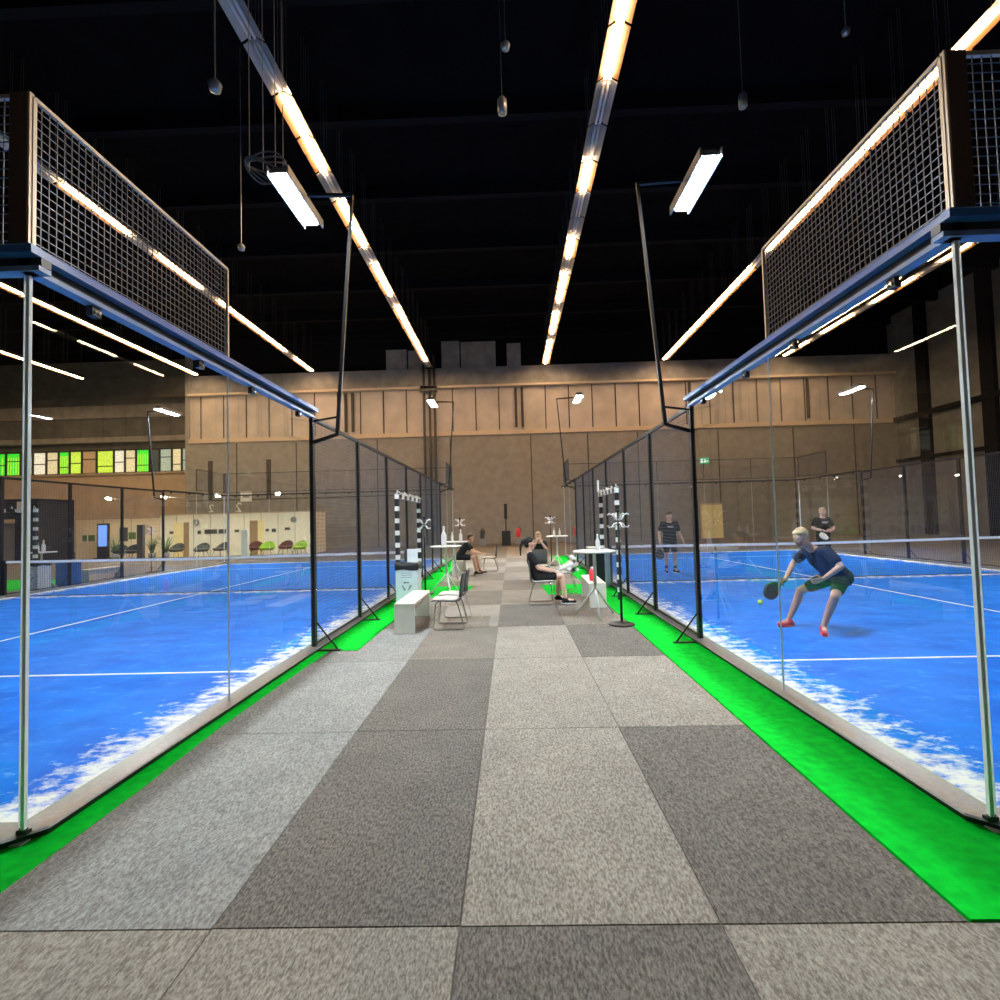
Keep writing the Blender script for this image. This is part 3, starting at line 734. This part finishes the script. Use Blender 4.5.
dup(ch, (-.72, 16.4, .012), PI, 'sled chair right of the seated man with the cap of brown hair')
def make_bench(label, L_=1.42, w=.30, h=.44):
    t = thing('panel_bench', label, 'bench')
    B().box(-w/2, w/2, -L_/2, L_/2, h-.035, h, 0, .004).obj('seat', M['ivory'], t)
    for y in (-L_/2+.002, L_/2-.037): B().box(-w/2, w/2, y, y+.035, 0, h-.035, 0, .003).obj('side_panel', M['ivory'], t)
    B().box(-.015, .015, -L_/2+.04, L_/2-.04, h-.2, h-.036).obj('rail', M['ivory'], t)
    return t
bn = make_bench('ivory panel bench at the left, in front of the recycling bin'); bn.location = (-1.6, 8.22, .012); bn['group'] = 'ivory panel benches'
dup(bn, (1.55, 10.05, .012), -.03, 'ivory panel bench at the right, behind the white bar table')
dup(bn, (-1.65, 15.9, .015), 0, 'ivory panel bench under the seated man by the left fence')
dup(bn, (-13.3, 16.4, .0), 0, 'ivory panel bench outside the far side of the left court')

def make_bin(label, rec):
    t = thing('recycling_bin', label, 'bin')
    b = B(); w = .21
    for (z0, z1, q) in ((0, .80, w),):
        b.box(-q, q, -q, q, z0, z1, 0, .012)
    b.obj('body', M['bin'], t)
    if rec:
        l = B()
        n = 24; pts = []
        rings = []
        for k in range(n):
            a = 2*PI*k/n; sx = (1.0+.035*math.sin(5*a)) * (1/max(abs(math.cos(a)), abs(math.sin(a))))*.215
            rings.append([l.bm.verts.new((min(.222, max(-.222, sx*math.cos(a)*f)), min(.222, max(-.222, sx*math.sin(a)*f)), z+.012*math.sin(4*a+z*30))) for f, z in ((1.03, .72), (1.05, .80), (1.0, .86), (.90, .84), (.8, .70))])
        for k in range(n):
            for j in range(4):
                f = l.bm.faces.new((rings[k][j], rings[(k+1) % n][j], rings[(k+1) % n][j+1], rings[k][j+1])); f.smooth = True
        l.obj('liner', M['blackp'], t)
        r = B()     # three chasing arrows
        for k in range(3):
            A = 2*PI*k/3 + PI/2; u = V((math.cos(A), 0, math.sin(A))); w_ = V((-math.sin(A), 0, math.cos(A)))
            r.slab([(-.055, .052), (.03, .052), (.03, .035), (.065, .066), (.03, .097), (.03, .08), (-.03, .08), (-.055, .066)], V((0, -w-.0015, .42)), w_, u, (0, -1, 0), .002)
        for zz in (.58, .62, .66): r.box(-.10, .10, -w-.003, -w-.001, zz, zz+.010)
        r.obj('recycling_symbol', M['grey'], t)
    return t
rb = make_bin('pale recycling bin with black liner and recycling mark behind the left bench', True); rb.location = (-2.02, 9.95, .014)
B().box(-2.02+2.08-.04, .10+.12, -.20, -.19, .86, 1.12).obj('notice_sheet', M['paper'], rb)
b3 = make_bin('narrow plain pale bin at the right fence behind the striped goal frame', False); b3.location = (2.17, 12.3, .016); b3.scale = (.6, .8, 1.1)
b4 = make_bin('pale bin outside the far side of the left court, under the bar table', True); b4.location = (-13.1, 13.9, .0)
b5 = make_bin('dark blue bin outside the far side of the left court', False); b5.location = (-13.1, 14.9, 0)
for c in b5.children: c.active_material = M['blue']
tb = thing('waste_box', 'black box standing at the right fence beyond the bar table', 'box', (1.95, 12.1, .016))
B().box(-.18, .18, -.18, .18, 0, .9, 0, .01).obj('body', M['black'], tb); B().box(-.19, .19, -.19, .19, .9, .94, 0, .008).obj('lid', M['white'], tb)

def make_bar_table(label):
    t = thing('bar_table', label, 'table')
    B().lathe([(.05, 1.045), (.335, 1.05), (.35, 1.06), (.35, 1.075), (.34, 1.082), (.01, 1.083)], n=36).obj('tabletop', M['white'], t)
    B().lathe([(.028, .42), (.028, 1.03), (.10, 1.04), (.10, 1.05)], n=14).obj('column', M['white'], t)
    for k in range(3):
        a = 2*PI*k/3 + .5
        B().tube([(0, 0, .48), (.06*math.cos(a), .06*math.sin(a), .40), (.36*math.cos(a), .36*math.sin(a), .02)], .017, 8).obj('leg', M['white'], t)
    return t
bt = make_bar_table('white round bar table with tripod legs at the right, beside the coat rack'); bt.location = (1.36, 8.55, .012); bt.rotation_euler.z = -2.07; bt['group'] = 'white round bar tables'
dup(bt, (-1.48, 11.5, .016), .4, 'white round bar table at the left behind the sled chairs')
dup(bt, (-1.55, 13.9, .014), 1.0, 'white round bar table at the left carrying three bottles, farther one')
dup(bt, (1.45, 16.5, .012), .2, 'white round bar table at the right, far one beside the fair-haired person')
dup(bt, (-13.45, 14.4, 0), .3, 'white bar table outside the far side of the left court')
def bottle(x, y, z, label, m=None, h=.26):
    t = thing('spray_bottle', label, 'bottle', (x, y, z), 0, 'bottles on the bar tables')
    k = h/.26
    B().lathe([(.032*k, 0), (.036*k, .01), (.036*k, .14*k), (.014*k, .19*k), (.013*k, .215*k)], n=14).obj('body', m or M['white'], t)
    B().lathe([(.016*k, .215*k), (.016*k, .25*k), (.008*k, .26*k)], n=10).obj('cap', M['white'], t)
TZ = 1.083
bottle(1.43, 8.6, TZ+.012, 'white bottle on the right bar table beside the coat rack', None, .27)
bottle(-1.52, 11.45, TZ+.016, 'tall white bottle on the nearer left bar table', None, .44)
bottle(-1.62, 13.9, TZ+.014, 'small white bottle on the farther left bar table, left of the other', None, .26)
bottle(-1.38, 13.85, TZ+.014, 'white bottle on the farther left bar table, right of the other', None, .32)
bottle(1.36, 16.45, TZ+.012, 'white bottle on the far right bar table, left one', None, .26); bottle(1.54, 16.5, TZ+.012, 'white bottle on the far right bar table, right one', None, .24)
bottle(-13.35, 14.35, TZ, 'white bottle on the bar table outside the left court', None, .34)
bottle(-13.6, 14.45, TZ, 'small bottle on the bar table outside the left court, left one', None, .24)
# red bottle on bench
t = thing('drinks_bottle', 'red drinks bottle standing on the right bench behind the bar table', 'bottle', (1.50, 9.75, .452))
B().lathe([(.055, 0), (.06, .01), (.06, .17), (.04, .21), (.03, .22)], n=16).obj('body', M['red'], t)
B().lathe([(.032, .22), (.032, .255), (.02, .26)], n=12).obj('cap', M['paper'], t)

def make_rack(label):
    t = thing('coat_rack', label, 'coat rack')
    B().lathe([(.20, 0), (.20, .012), (.16, .025), (.03, .04), (.02, .06)], n=28).obj('base', M['black'], t)
    B().tube([(0, 0, .03), (0, 0, 1.70)], .019, 10).obj('pole', M['black'], t)
    B().ball((0, 0, 1.72), .032).obj('finial', M['black'], t)
    for k in range(4):
        a = PI/2*k + .3; c_, s_ = math.cos(a), math.sin(a)
        B().tube([(.02*c_, .02*s_, 1.58), (.06*c_, .06*s_, 1.60), (.10*c_, .10*s_, 1.66), (.15*c_, .15*s_, 1.68), (.18*c_, .18*s_, 1.66)], .012, 6).obj('hook', M['paper'], t)
        B().tube([(.02*c_, .02*s_, 1.54), (.07*c_, .07*s_, 1.53), (.11*c_, .11*s_, 1.48), (.16*c_, .16*s_, 1.47), (.18*c_, .18*s_, 1.50)], .011, 6).obj('hook', M['paper'], t)
    return t
rk = make_rack('black coat rack with round base standing on the carpet at the right, nearest one'); rk.location = (1.63, 7.85, .010); rk['group'] = 'coat racks'
dup(rk, (-1.98, 11.6, .016), .5, 'black coat rack at the left beside the striped goal frame')
dup(rk, (-1.7, 16.9, .014), .2, 'black coat rack at the left behind the farther bar table')
dup(rk, (1.36, 17.9, .012), .9, 'black coat rack at the right behind the far bar table')
dup(rk, (-13.9, 19.5, 0), .9, 'black coat rack outside the far side of the left court')

def goal(x, y0, y1, label, h=2.2):
    """striped goal frame standing along y"""
    t = thing('goal_frame', label, 'goal', (x, y0, .014), 0, 'black and white striped goal frames')
    L_ = y1-y0
    for yy in (0, L_):
        p = B(M['blackp'], M['white']); n = 9
        for k in range(n):
            p.box(-.04, .04, yy-.04, yy+.04, h*k/n, h*(k+.62)/n, 0); p.box(-.04, .04, yy-.04, yy+.04, h*(k+.62)/n, h*(k+1)/n, 1)
        p.obj('goalpost', None, t)
    p = B(M['blackp'], M['white']); n = 9
    for k in range(n): p.box(-.04, .04, .04 + (L_-.08)*k/n, .04 + (L_-.08)*(k+1)/n, h-.08, h, k % 2)
    p.obj('crossbar', None, t)
    q = B()
    for k in range(12):
        y = L_*k/11
        q.tube([(0, y, h), (.05*math.sin(k), y+.05, h+.05+.03*math.cos(k*2)), (.06, y+.12, h+.02)], .010, 5)
    q.obj('gathered_net', M['cwhite'], t)
    return t
goal(-2.3, 10.3, 12.7, 'striped goal frame standing edge-on behind the left recycling bin')
goal(2.1, 10.2, 12.0, 'striped goal frame standing edge-on by the right fence')
t = goal(0, 0, 2.4, 'striped goal frame outside the far side of the left court, at the left edge', 2.3); t.location = (-13.25, 14.0, 0); t.rotation_euler.z = PI/2
B().box(2.03, 2.05, 11.85, 12.05, 2.25, 2.5).obj('x', M['paper']).name = 'notice_sheet'
o = bpy.data.objects['notice_sheet.001'] if 'notice_sheet.001' in bpy.data.objects else bpy.data.objects['notice_sheet']
o.name = 'paper_sheet'; tag(o, 'white paper sheet above the right goal frame', 'paper')

# black pole stand and fire extinguishers at the end wall
t = thing('floor_stand', 'black floor stand with a tall pole and square base at the end wall, centre', 'stand', (-.35, 33.2, .0))
B().box(-.28, .28, -.25, .25, 0, .95, 0, .02).obj('base', M['black'], t); B().tube([(0, 0, .95), (0, 0, 1.7)], .04, 8).obj('pole', M['black'], t); B().box(-.10, .10, -.06, .06, 1.7, 2.7, 0, .02).obj('panel', M['black'], t)
def exting(x, y, label, m='red'):
    t = thing('fire_extinguisher', label, 'fire extinguisher', (x, y, 0), 0, 'fire extinguishers at the end wall')
    B().box(-.22, .22, -.18, .18, 0, .45, 0, .01).obj('stand', M['grey'], t)
    B().lathe([(.12, .45), (.14, .5), (.14, .95), (.09, 1.05), (.03, 1.1)], n=16).obj('cylinder', M[m], t)
    B().tube([(0, 0, 1.08), (0, -.02, 1.18), (.12, -.02, 1.12), (.17, 0, .8)], .025, 6).obj('hose', M['black'], t)
exting(.45, 34.6, 'red fire extinguisher right of the black floor stand'); exting(-1.95, 34.0, 'dark fire extinguisher on a pale stand, left of the black floor stand', 'dgrey')

# ball, rackets
b = B(); b.ball((0, 0, 0), .034, seg=18)
bl = b.obj('padel_ball', M['ball'], None, (3.36, 7.1, .43)); tag(bl, 'yellow-green ball in the air below the green racket', 'ball')
def racket(loc, d, n, m, label):
    """d: direction from grip to head, n: face normal"""
    d = V(d).normalized(); n = V(n); n = (n - d*n.dot(d)).normalized(); w = d.cross(n)
    t = thing('padel_racket', label, 'racket', loc)
    b = B(); out = [(.125*math.cos(a)*(1 if math.sin(a) > 0 else .9+.0*a), .30+.14*math.sin(a)) for a in [2*PI*k/28 for k in range(28)]]
    b.slab(out, -n*.018, w, d, n, .036)
    b.obj('head', m, t)
    b = B(); b.tube([d*.02, d*.14], .016, 8); b.tube([d*.13, d*.20 + w*.06], .012, 6); b.tube([d*.13, d*.20 - w*.06], .012, 6)
    b.obj('handle', M['blackp'], t)
    return t

# ------------------------------------------------------------------ people
def capsule(b, p, q, r0, r1, n=12):
    p, q = V(p), V(q); L_ = (q-p).length; k = max(2, int(L_/.03))
    d = (q-p).normalized() if L_ > 1e-6 else V((0,0,1))
    a = V((0,0,1)) if abs(d.z) < .9 else V((1,0,0)); a = (a-d*a.dot(d)).normalized(); c = d.cross(a)
    st = []
    for i in range(4, 0, -1): th = PI/2*i/4; st.append((p - d*r0*math.sin(th), r0*max(.02, math.cos(th))))
    for i in range(k+1): t_ = i/k; st.append((p.lerp(q, t_), r0+(r1-r0)*t_))
    for i in range(1, 5): th = PI/2*i/4; st.append((q + d*r1*math.sin(th), r1*max(.02, math.cos(th))))
    rg = [[b.bm.verts.new(x + (a*math.cos(2*PI*j/n)+c*math.sin(2*PI*j/n))*r) for j in range(n)] for x, r in st]
    for i in range(len(rg)-1):
        for j in range(n): b.bm.faces.new((rg[i][j], rg[i][(j+1) % n], rg[i+1][(j+1) % n], rg[i+1][j]))
    b.bm.faces.new(rg[0][::-1]); b.bm.faces.new(rg[-1])
def remeshed(b, name, m, parent, voxel=.008, smooth=2):
    o = b.obj(name, m, None)
    md = o.modifiers.new('r', 'REMESH'); md.mode = 'VOXEL'; md.voxel_size = voxel; md.use_smooth_shade = True
    if smooth: ms = o.modifiers.new('s', 'SMOOTH'); ms.iterations = smooth; ms.factor = .5
    bpy.context.view_layer.update()
    me = bpy.data.meshes.new_from_object(o.evaluated_get(bpy.context.evaluated_depsgraph_get()))
    old = o.data; o.modifiers.clear(); o.data = me; bpy.data.meshes.remove(old)
    me.materials.clear(); me.materials.append(m)
    for p in me.polygons: p.use_smooth = True
    o.parent = parent
    return o
def hand(b, w, d, n, curl=.35, right=True, sc=1.0):
    """w wrist, d pointing direction, n palm normal"""
    d = V(d).normalized(); n = V(n); n = (n-d*n.dot(d)).normalized(); s = d.cross(n) * (1 if right else -1); w = V(w)
    for k in (-.027, -.009, .009, .027): capsule(b, w + s*k*.6*sc + d*.01, w + d*.085*sc + s*k*sc, .014*sc, .0125*sc, 8)
    for k, L_ in zip((-.031, -.0105, .0105, .031), (.062, .075, .082, .072)):
        p0 = w + d*.088*sc + s*k*sc; c1 = (d*math.cos(curl*.8) + n*math.sin(curl*.8)); p1 = p0 + (c1 + s*k*2.5)*L_*.5*sc
        c2 = (d*math.cos(curl*2) + n*math.sin(curl*2)); p2 = p1 + c2*L_*.5*sc
        capsule(b, p0, p1, .0088*sc, .008*sc, 8); capsule(b, p1, p2, .008*sc, .0068*sc, 8)
    t0 = w + d*.028*sc + s*.030*sc; t1 = t0 + (d*.6+s*.75+n*.25).normalized()*.045*sc; t2 = t1 + (d*.9+s*.15+n*.45).normalized()*.032*sc
    capsule(b, t0, t1, .0125*sc, .0095*sc, 8); capsule(b, t1, t2, .0095*sc, .0078*sc, 8)

def person(label, J, look, loc, skin='skin', hair='hairn', shirt='cblack', shorts='cblack', shoe='cblack', women=False, hairstyle='short', group=None, sock=None, curlL=.4, curlR=.4, palm=None, printed=False):
    """J: joint positions relative to loc. look: unit vector of the face"""
    t = thing('person', label, 'person', loc)
    J = {k: V(v) for k, v in J.items()}
    b = B(); F = V(look).normalized()
    R = (J['shR']-J['shL']).normalized()
    up_ = (J['neck']-J['pelvis']).normalized(); fb = up_.cross(R); fb = -fb if fb.dot(F) < -.3 else fb
    ch_ = J['pelvis'].lerp(J['neck'], .62); wa = J['pelvis'].lerp(J['neck'], .30)
    k = .9 if women else 1.0
    # torso: side by side masses for an oval section
    for sx in (-1, 0, 1):
        capsule(b, J['pelvis']+R*sx*.075*k, wa+R*sx*.06*k, .105*k, .095*k); capsule(b, wa+R*sx*.06*k, ch_+R*sx*.085*k, .095*k, .105*k)
        capsule(b, ch_+R*sx*.085*k, J['neck']-up_*.075+R*sx*.09*k, .105*k, .07*k)
    for S in 'LR':
        sg = -1 if S == 'L' else 1
        capsule(b, J['neck']-up_*.04+R*sg*.05, J['sh'+S], .055*k, .058*k)
        capsule(b, J['sh'+S], J['el'+S], .052*k, .040*k); 
        m_ = J['el'+S].lerp(J['wr'+S], .3); capsule(b, J['el'+S], m_, .039*k, .040*k); capsule(b, m_, J['wr'+S], .040*k, .026*k)
        d = (J['wr'+S]-J['el'+S]).normalized(); pn = V(palm[S]) if palm and S in palm else (-R*sg)
        hand(b, J['wr'+S], J.get('hd'+S, d), pn, curlL if S == 'L' else curlR, (S == 'R'), .95*k)
        capsule(b, J['hip'+S], J['kn'+S], .085*k, .056*k)
        m_ = J['kn'+S].lerp(J['an'+S], .3); kf = (J['kn'+S]-(J['hip'+S]+J['an'+S])/2); kf = kf.normalized() if kf.length > .02 else F
        capsule(b, J['kn'+S], m_ - kf*.012, .054*k, .056*k); capsule(b, m_ - kf*.012, J['an'+S], .056*k, .036*k)
        fd = V(J['ft'+S]).normalized(); capsule(b, J['an'+S]-V((0,0,.03)), J['an'+S]+fd*.14-V((0,0,.045)), .035, .03)
    # neck and head
    H = J['head']; Ru = F.cross(V((0,0,1))).normalized(); U = Ru.cross(F)
    capsule(b, J['neck']-up_*.03, H - U*.06 - F*.02, .056*k, .052*k)
    rot = Matrix((Ru, F, U)).transposed()
    b.ball(H + U*.02, .095, (.80, 1.0, 1.12), rot=rot); b.ball(H - U*.055 + F*.028, .062, (.9, .95, 1.0), rot=rot)
    b.ball(H - U*.098 + F*.058, .022, (1, .9, .8), rot=rot)
    capsule(b, H + F*.092 + U*.012, H + F*.112 - U*.022, .009, .015, 8)
    for sg in (-1, 1):
        b.ball(H + Ru*sg*.077 - U*.008 - F*.005, .026, (.4, .8, 1.15), rot=rot); b.ball(H + Ru*sg*.034 - U*.02 + F*.06, .026, rot=rot)
        b.ball(H + Ru*sg*.032 + U*.032 + F*.076, .018, (1.3, .6, .5), rot=rot)
    body = remeshed(b, 'body', M[skin], t, .0065, 2)
    e = B()
    for sg in (-1, 1): e.ball(H + Ru*sg*.031 + U*.010 + F*.080, .0115, (1.1, .7, .7), rot=rot, seg=10)
    e.obj('eye_pair', M['eye'], t)
    e = B(); e.ball(H - U*.058 + F*.086, .018, (1.15, .45, .35), rot=rot, seg=10); e.obj('mouth', M['lips'], t)
    # hair
    h = B(); 
    h.ball(H + U*.048 - F*.022, .094, (.90, 1.04, 1.0), rot=rot); h.ball(H - F*.045 - U*.0, .082, (.93, .80, 1.1), rot=rot)
    if hairstyle == 'pony':
        h.ball(H + U*.05 + F*.002, .086, (.92, .95, .95), rot=rot)
        pb = H - F*.125 + U*.05; h.ball(pb, .04); capsule(h, pb, pb - F*.05 - V((0,0,.10)), .030, .028); capsule(h, pb - F*.05 - V((0,0,.10)), pb - F*.055 - V((0,0,.27)), .028, .012)
    else: h.ball(H + U*.075 + F*.03, .066, (1.05, .9, .62), rot=rot)
    remeshed(h, 'hair', M[hair], t, .008, 2)
    # shirt
    s = B(); g = .014
    for sx in (-1, 0, 1):
        capsule(s, J['pelvis']+up_*.02+R*sx*.078*k, wa+R*sx*.066*k, .105*k+g, .098*k+g); capsule(s, wa+R*sx*.066*k, ch_+R*sx*.088*k, .098*k+g, .105*k+g)
        capsule(s, ch_+R*sx*.088*k, J['neck']-up_*.085+R*sx*.09*k, .105*k+g, .07*k+g)
    for S in 'LR':
        sg = -1 if S == 'L' else 1
        capsule(s, J['neck']-up_*.055+R*sg*.07, J['sh'+S], .052*k+g, .058*k+g); capsule(s, J['sh'+S], J['sh'+S].lerp(J['el'+S], .60), .056*k+g, .058*k+g)
    so = remeshed(s, 'shirt', M[shirt], t, .010, 1)
    if printed:
        fr = fb if fb.dot(F) > 0 else -fb
        q = B(); c0 = ch_ + up_*.03 + fr*(.105+g+.004)
        for i, (a, c, z) in enumerate(((-.09, .09, .03), (-.06, .07, .0))): q.slab([(a, z), (c, z), (c, z+.018), (a, z+.018)], c0, R, up_, fr, .003)
        q.obj('shirt_print', M['cwhite'], t)
    s = B()
    for sx in (-1, 0, 1): capsule(s, J['pelvis']-up_*.02+R*sx*.078*k, J['pelvis']+up_*.07+R*sx*.07*k, .112*k+g, .104*k+g)
    for S in 'LR': capsule(s, J['hip'+S], J['hip'+S].lerp(J['kn'+S], .62), .092*k+g, .070*k+g)
    remeshed(s, 'shorts', M[shorts], t, .010, 1)
    for S in 'LR':
        fd = V(J['ft'+S]).normalized(); a = J['an'+S]; s = B(); dz = V((0,0,1))
        base = V((a.x, a.y, a.z-.06))
        capsule(s, base - fd*.035, base + fd*.15, .042, .036); capsule(s, a - dz*.03, base + fd*.06, .048, .040)
        s.ball(base + fd*.17 - dz*.003, .038, (1, 1, .8))
        sh = remeshed(s, 'shoe', M[shoe], t, .008, 1)
        q = B(); q.slab([(.05*math.cos(x) if False else (.047*math.sin(x)), .06+.145*math.cos(x)) for x in [2*PI*i/20 for i in range(20)]], base - dz*.042, fd.cross(dz).normalized(), fd, (0,0,1), .018)
        q.obj('sole', M['cwhite'] if shoe != 'red' else M['red'], sh)
        if sock:
            q = B(); capsule(q, a + (J['kn'+S]-a)*.12 - dz*.0, a + (J['kn'+S]-a)*.24, .041, .046); remeshed(q, 'sock', M[sock], t, .01, 0)
    return t

# near player, crouching, facing left with a green racket
O = V((4.21, 7.1, .022))
R_ = lambda x, y, z: V((x, y, z)) - V((4.3, 7.1, 0))
person('person crouching in dark shirt, dark green shorts and red shoes, reaching low', dict(
    pelvis=R_(4.52, 7.12, .73), neck=R_(4.17, 7.08, 1.12), head=R_(4.00, 7.04, 1.27), shR=R_(4.19, 7.25, 1.08), shL=R_(4.26, 6.90, 1.09),
    elR=R_(4.06, 7.36, .90), wrR=R_(3.90, 7.28, .69), elL=R_(4.33, 6.74, .90), wrL=R_(4.09, 6.72, .75), hdR=(-.8, -.1, -.6), hdL=(-.9, .1, -.3),
    hipR=R_(4.45, 7.22, .69), hipL=R_(4.50, 7.02, .69), knR=R_(4.17, 7.42, .50), knL=R_(4.27, 6.80, .50), anR=R_(4.02, 7.46, .10), anL=R_(4.19, 6.94, .10), ftR=(-.95, -.3, 0), ftL=(-.45, -.9, 0)),
    (-.85, -.35, -.25), O, 'skin', 'hairl', 'cnavy', 'cgreen', 'red', curlR=1.0, curlL=.5)
racket((3.84, 7.29, .70), (-.62, -.18, -.32), (.35, -.9, -.1), M['cgreen'], 'dark green padel racket held low by the crouching player')
# standing player at the left edge of right court
def standing(x, y, label, look, racket_pose, **kw):
    J = dict(pelvis=(0, 0, .93), neck=(0, 0, 1.44), head=(0, -.03, 1.60), shL=(.19, 0, 1.39), shR=(-.19, 0, 1.39),
        hipL=(.09, 0, .88), hipR=(-.09, 0, .88), knL=(.12, -.03, .48), knR=(-.11, -.01, .48), anL=(.13, .02, .10), anR=(-.12, .0, .10), ftL=(.25, -1, 0), ftR=(-.2, -1, 0))
    if racket_pose == 'low': J.update(elL=(.29, .02, 1.13), wrL=(.34, -.10, .90), elR=(-.29, .02, 1.13), wrR=(-.32, -.12, .92))
    else: J.update(elL=(.30, -.02, 1.14), wrL=(.12, -.26, 1.07), elR=(-.30, -.02, 1.14), wrR=(-.08, -.28, 1.05), hdL=(-.8, -.4, .1), hdR=(.8, -.4, .1))
    return person(label, J, look, (x, y, .022), **kw)
standing(4.49, 14.7, 'person in black standing at the left side of the right court', (-.05, -1, -.12), 'low', skin='skin2', hair='hairn', curlR=1.0, printed=True, sock='cblack')
racket((4.16, 14.55, .84), (-.1, -.25, -1), (0, -1, .2), M['blackp'], 'black padel racket hanging from the hand of the left standing player')
standing(9.10, 15.2, 'person in black printed shirt standing behind the crouching player, hands together', (-.15, -1, -.1), 'mid', skin='skin2', hair='hairl', curlR=.9, curlL=.9, printed=True)
racket((8.90, 14.9, 1.12), (-.2, -.45, -.35), (.0, -1, .3), M['cwhite'], 'pale padel racket held before the chest by the far player')
# seated woman
person('person with a dark ponytail in black, sitting on a sled chair', dict(
    pelvis=(.50, 0, .555), neck=(.36, 0, 1.00), head=(.37, 0, 1.16), shR=(.38, -.15, .95), shL=(.38, .15, .95), elR=(.52, -.20, .70), wrR=(.76, -.14, .63), elL=(.54, .20, .70), wrL=(.78, .10, .63), hdR=(1, .1, -.05), hdL=(1, -.2, -.05),
    hipR=(.56, -.08, .53), hipL=(.56, .08, .53), knR=(.97, -.08, .53), knL=(.95, .09, .52), anR=(1.02, -.10, .11), anL=(.90, .10, .14), ftR=(1, -.12, 0), ftL=(1, .1, -.1)),
    (1, .05, .02), (-.03, 9.92, .012), 'skin2', 'hairb', 'cblack', 'cblack', 'cblack', True, 'pony', palm={'L': (0, 0, -1), 'R': (0, 0, -1)})
# fair-haired seated person, chin on hands, faces camera
person('person with fair hair in a dark shirt sitting facing the camera, hands at the chin', dict(
    pelvis=(0, 0, .555), neck=(0, -.12, 1.00), head=(0, -.18, 1.15), shL=(.17, -.10, .96), shR=(-.17, -.10, .96), elL=(.19, -.34, .82), wrL=(.07, -.33, 1.00), elR=(-.19, -.34, .82), wrR=(-.07, -.33, 1.00), hdL=(-.3, .1, .9), hdR=(.3, .1, .9),
    hipL=(.09, -.04, .53), hipR=(-.09, -.04, .53), knL=(.14, -.46, .52), knR=(-.14, -.46, .52), anL=(.13, -.50, .11), anR=(-.13, -.50, .11), ftL=(.2, -1, 0), ftR=(-.2, -1, 0)),
    (.15, -1, -.05), (.72, 14.1, .016), 'skin2', 'hairl', 'cblack', 'cblack', 'cblack', curlL=.6, curlR=.6, palm={'L': (-.3, .9, 0), 'R': (.3, .9, 0)})
# seated man at the left
person('person with brown hair in black shirt and shorts sitting on the left bench, leaning forward', dict(
    pelvis=(-.12, 0, .555), neck=(.14, 0, .98), head=(.24, -.02, 1.10), shR=(.12, -.17, .93), shL=(.12, .17, .93), elR=(.28, -.22, .70), wrR=(.50, -.12, .62), elL=(.30, .20, .70), wrL=(.52, .08, .62), hdR=(1, .2, 0), hdL=(1, -.2, 0),
    hipR=(-.06, -.09, .53), hipL=(-.06, .09, .53), knR=(.34, -.14, .50), knL=(.38, .12, .50), anR=(.40, -.16, .10), anL=(.50, .14, .10), ftR=(1, -.3, 0), ftL=(1, -.1, 0)),
    (.95, -.35, -.12), (-1.5, 15.75, .015), 'skin', 'hairn', 'cblack', 'cblack', 'cblack', palm={'L': (0, 0, -1), 'R': (0, 0, -1)})

# white jacket lying over the chair right of the seated woman
b = B()
capsule(b, (.20, -.17, .74), (.20, .17, .76), .06, .05); capsule(b, (.17, -.16, .60), (.16, .18, .62), .07, .075); capsule(b, (.10, -.15, .52), (.08, .14, .53), .065, .07)
capsule(b, (.27, -.18, .62), (.27, .16, .60), .045, .05); capsule(b, (.28, -.12, .50), (.27, .10, .47), .05, .04); capsule(b, (.16, .20, .62), (-.06, .17, .51), .05, .035); capsule(b, (.16, -.19, .62), (-.10, -.13, .50), .045, .035)
j_ = remeshed(b, 'jacket', M['cwhite'], None, .016, 6); j_.location = (1.12, 11.35, .018)
tag(j_, 'crumpled white jacket lying over the chair right of the seated woman', 'jacket')

# ------------------------------------------------------------------ world and view
w = bpy.data.worlds.new('world'); bpy.context.scene.world = w; w.use_nodes = True
w.node_tree.nodes['Background'].inputs[0].default_value = (.5, .55, .6, 1); w.node_tree.nodes['Background'].inputs[1].default_value = .0
sc = bpy.context.scene
sc.view_settings.view_transform = 'Standard'; sc.view_settings.look = 'None'; sc.view_settings.gamma = 1; sc.view_settings.use_curve_mapping = False
sc.view_settings.exposure = 2.45
sc.cycles.use_denoising = True
sc.cycles.max_bounces = 14; sc.cycles.diffuse_bounces = 4; sc.cycles.transparent_max_bounces = 64; sc.cycles.glossy_bounces = 6
sc.cycles.sample_clamp_indirect = 4; sc.cycles.sample_clamp_direct = 0
sc.cycles.use_light_tree = True
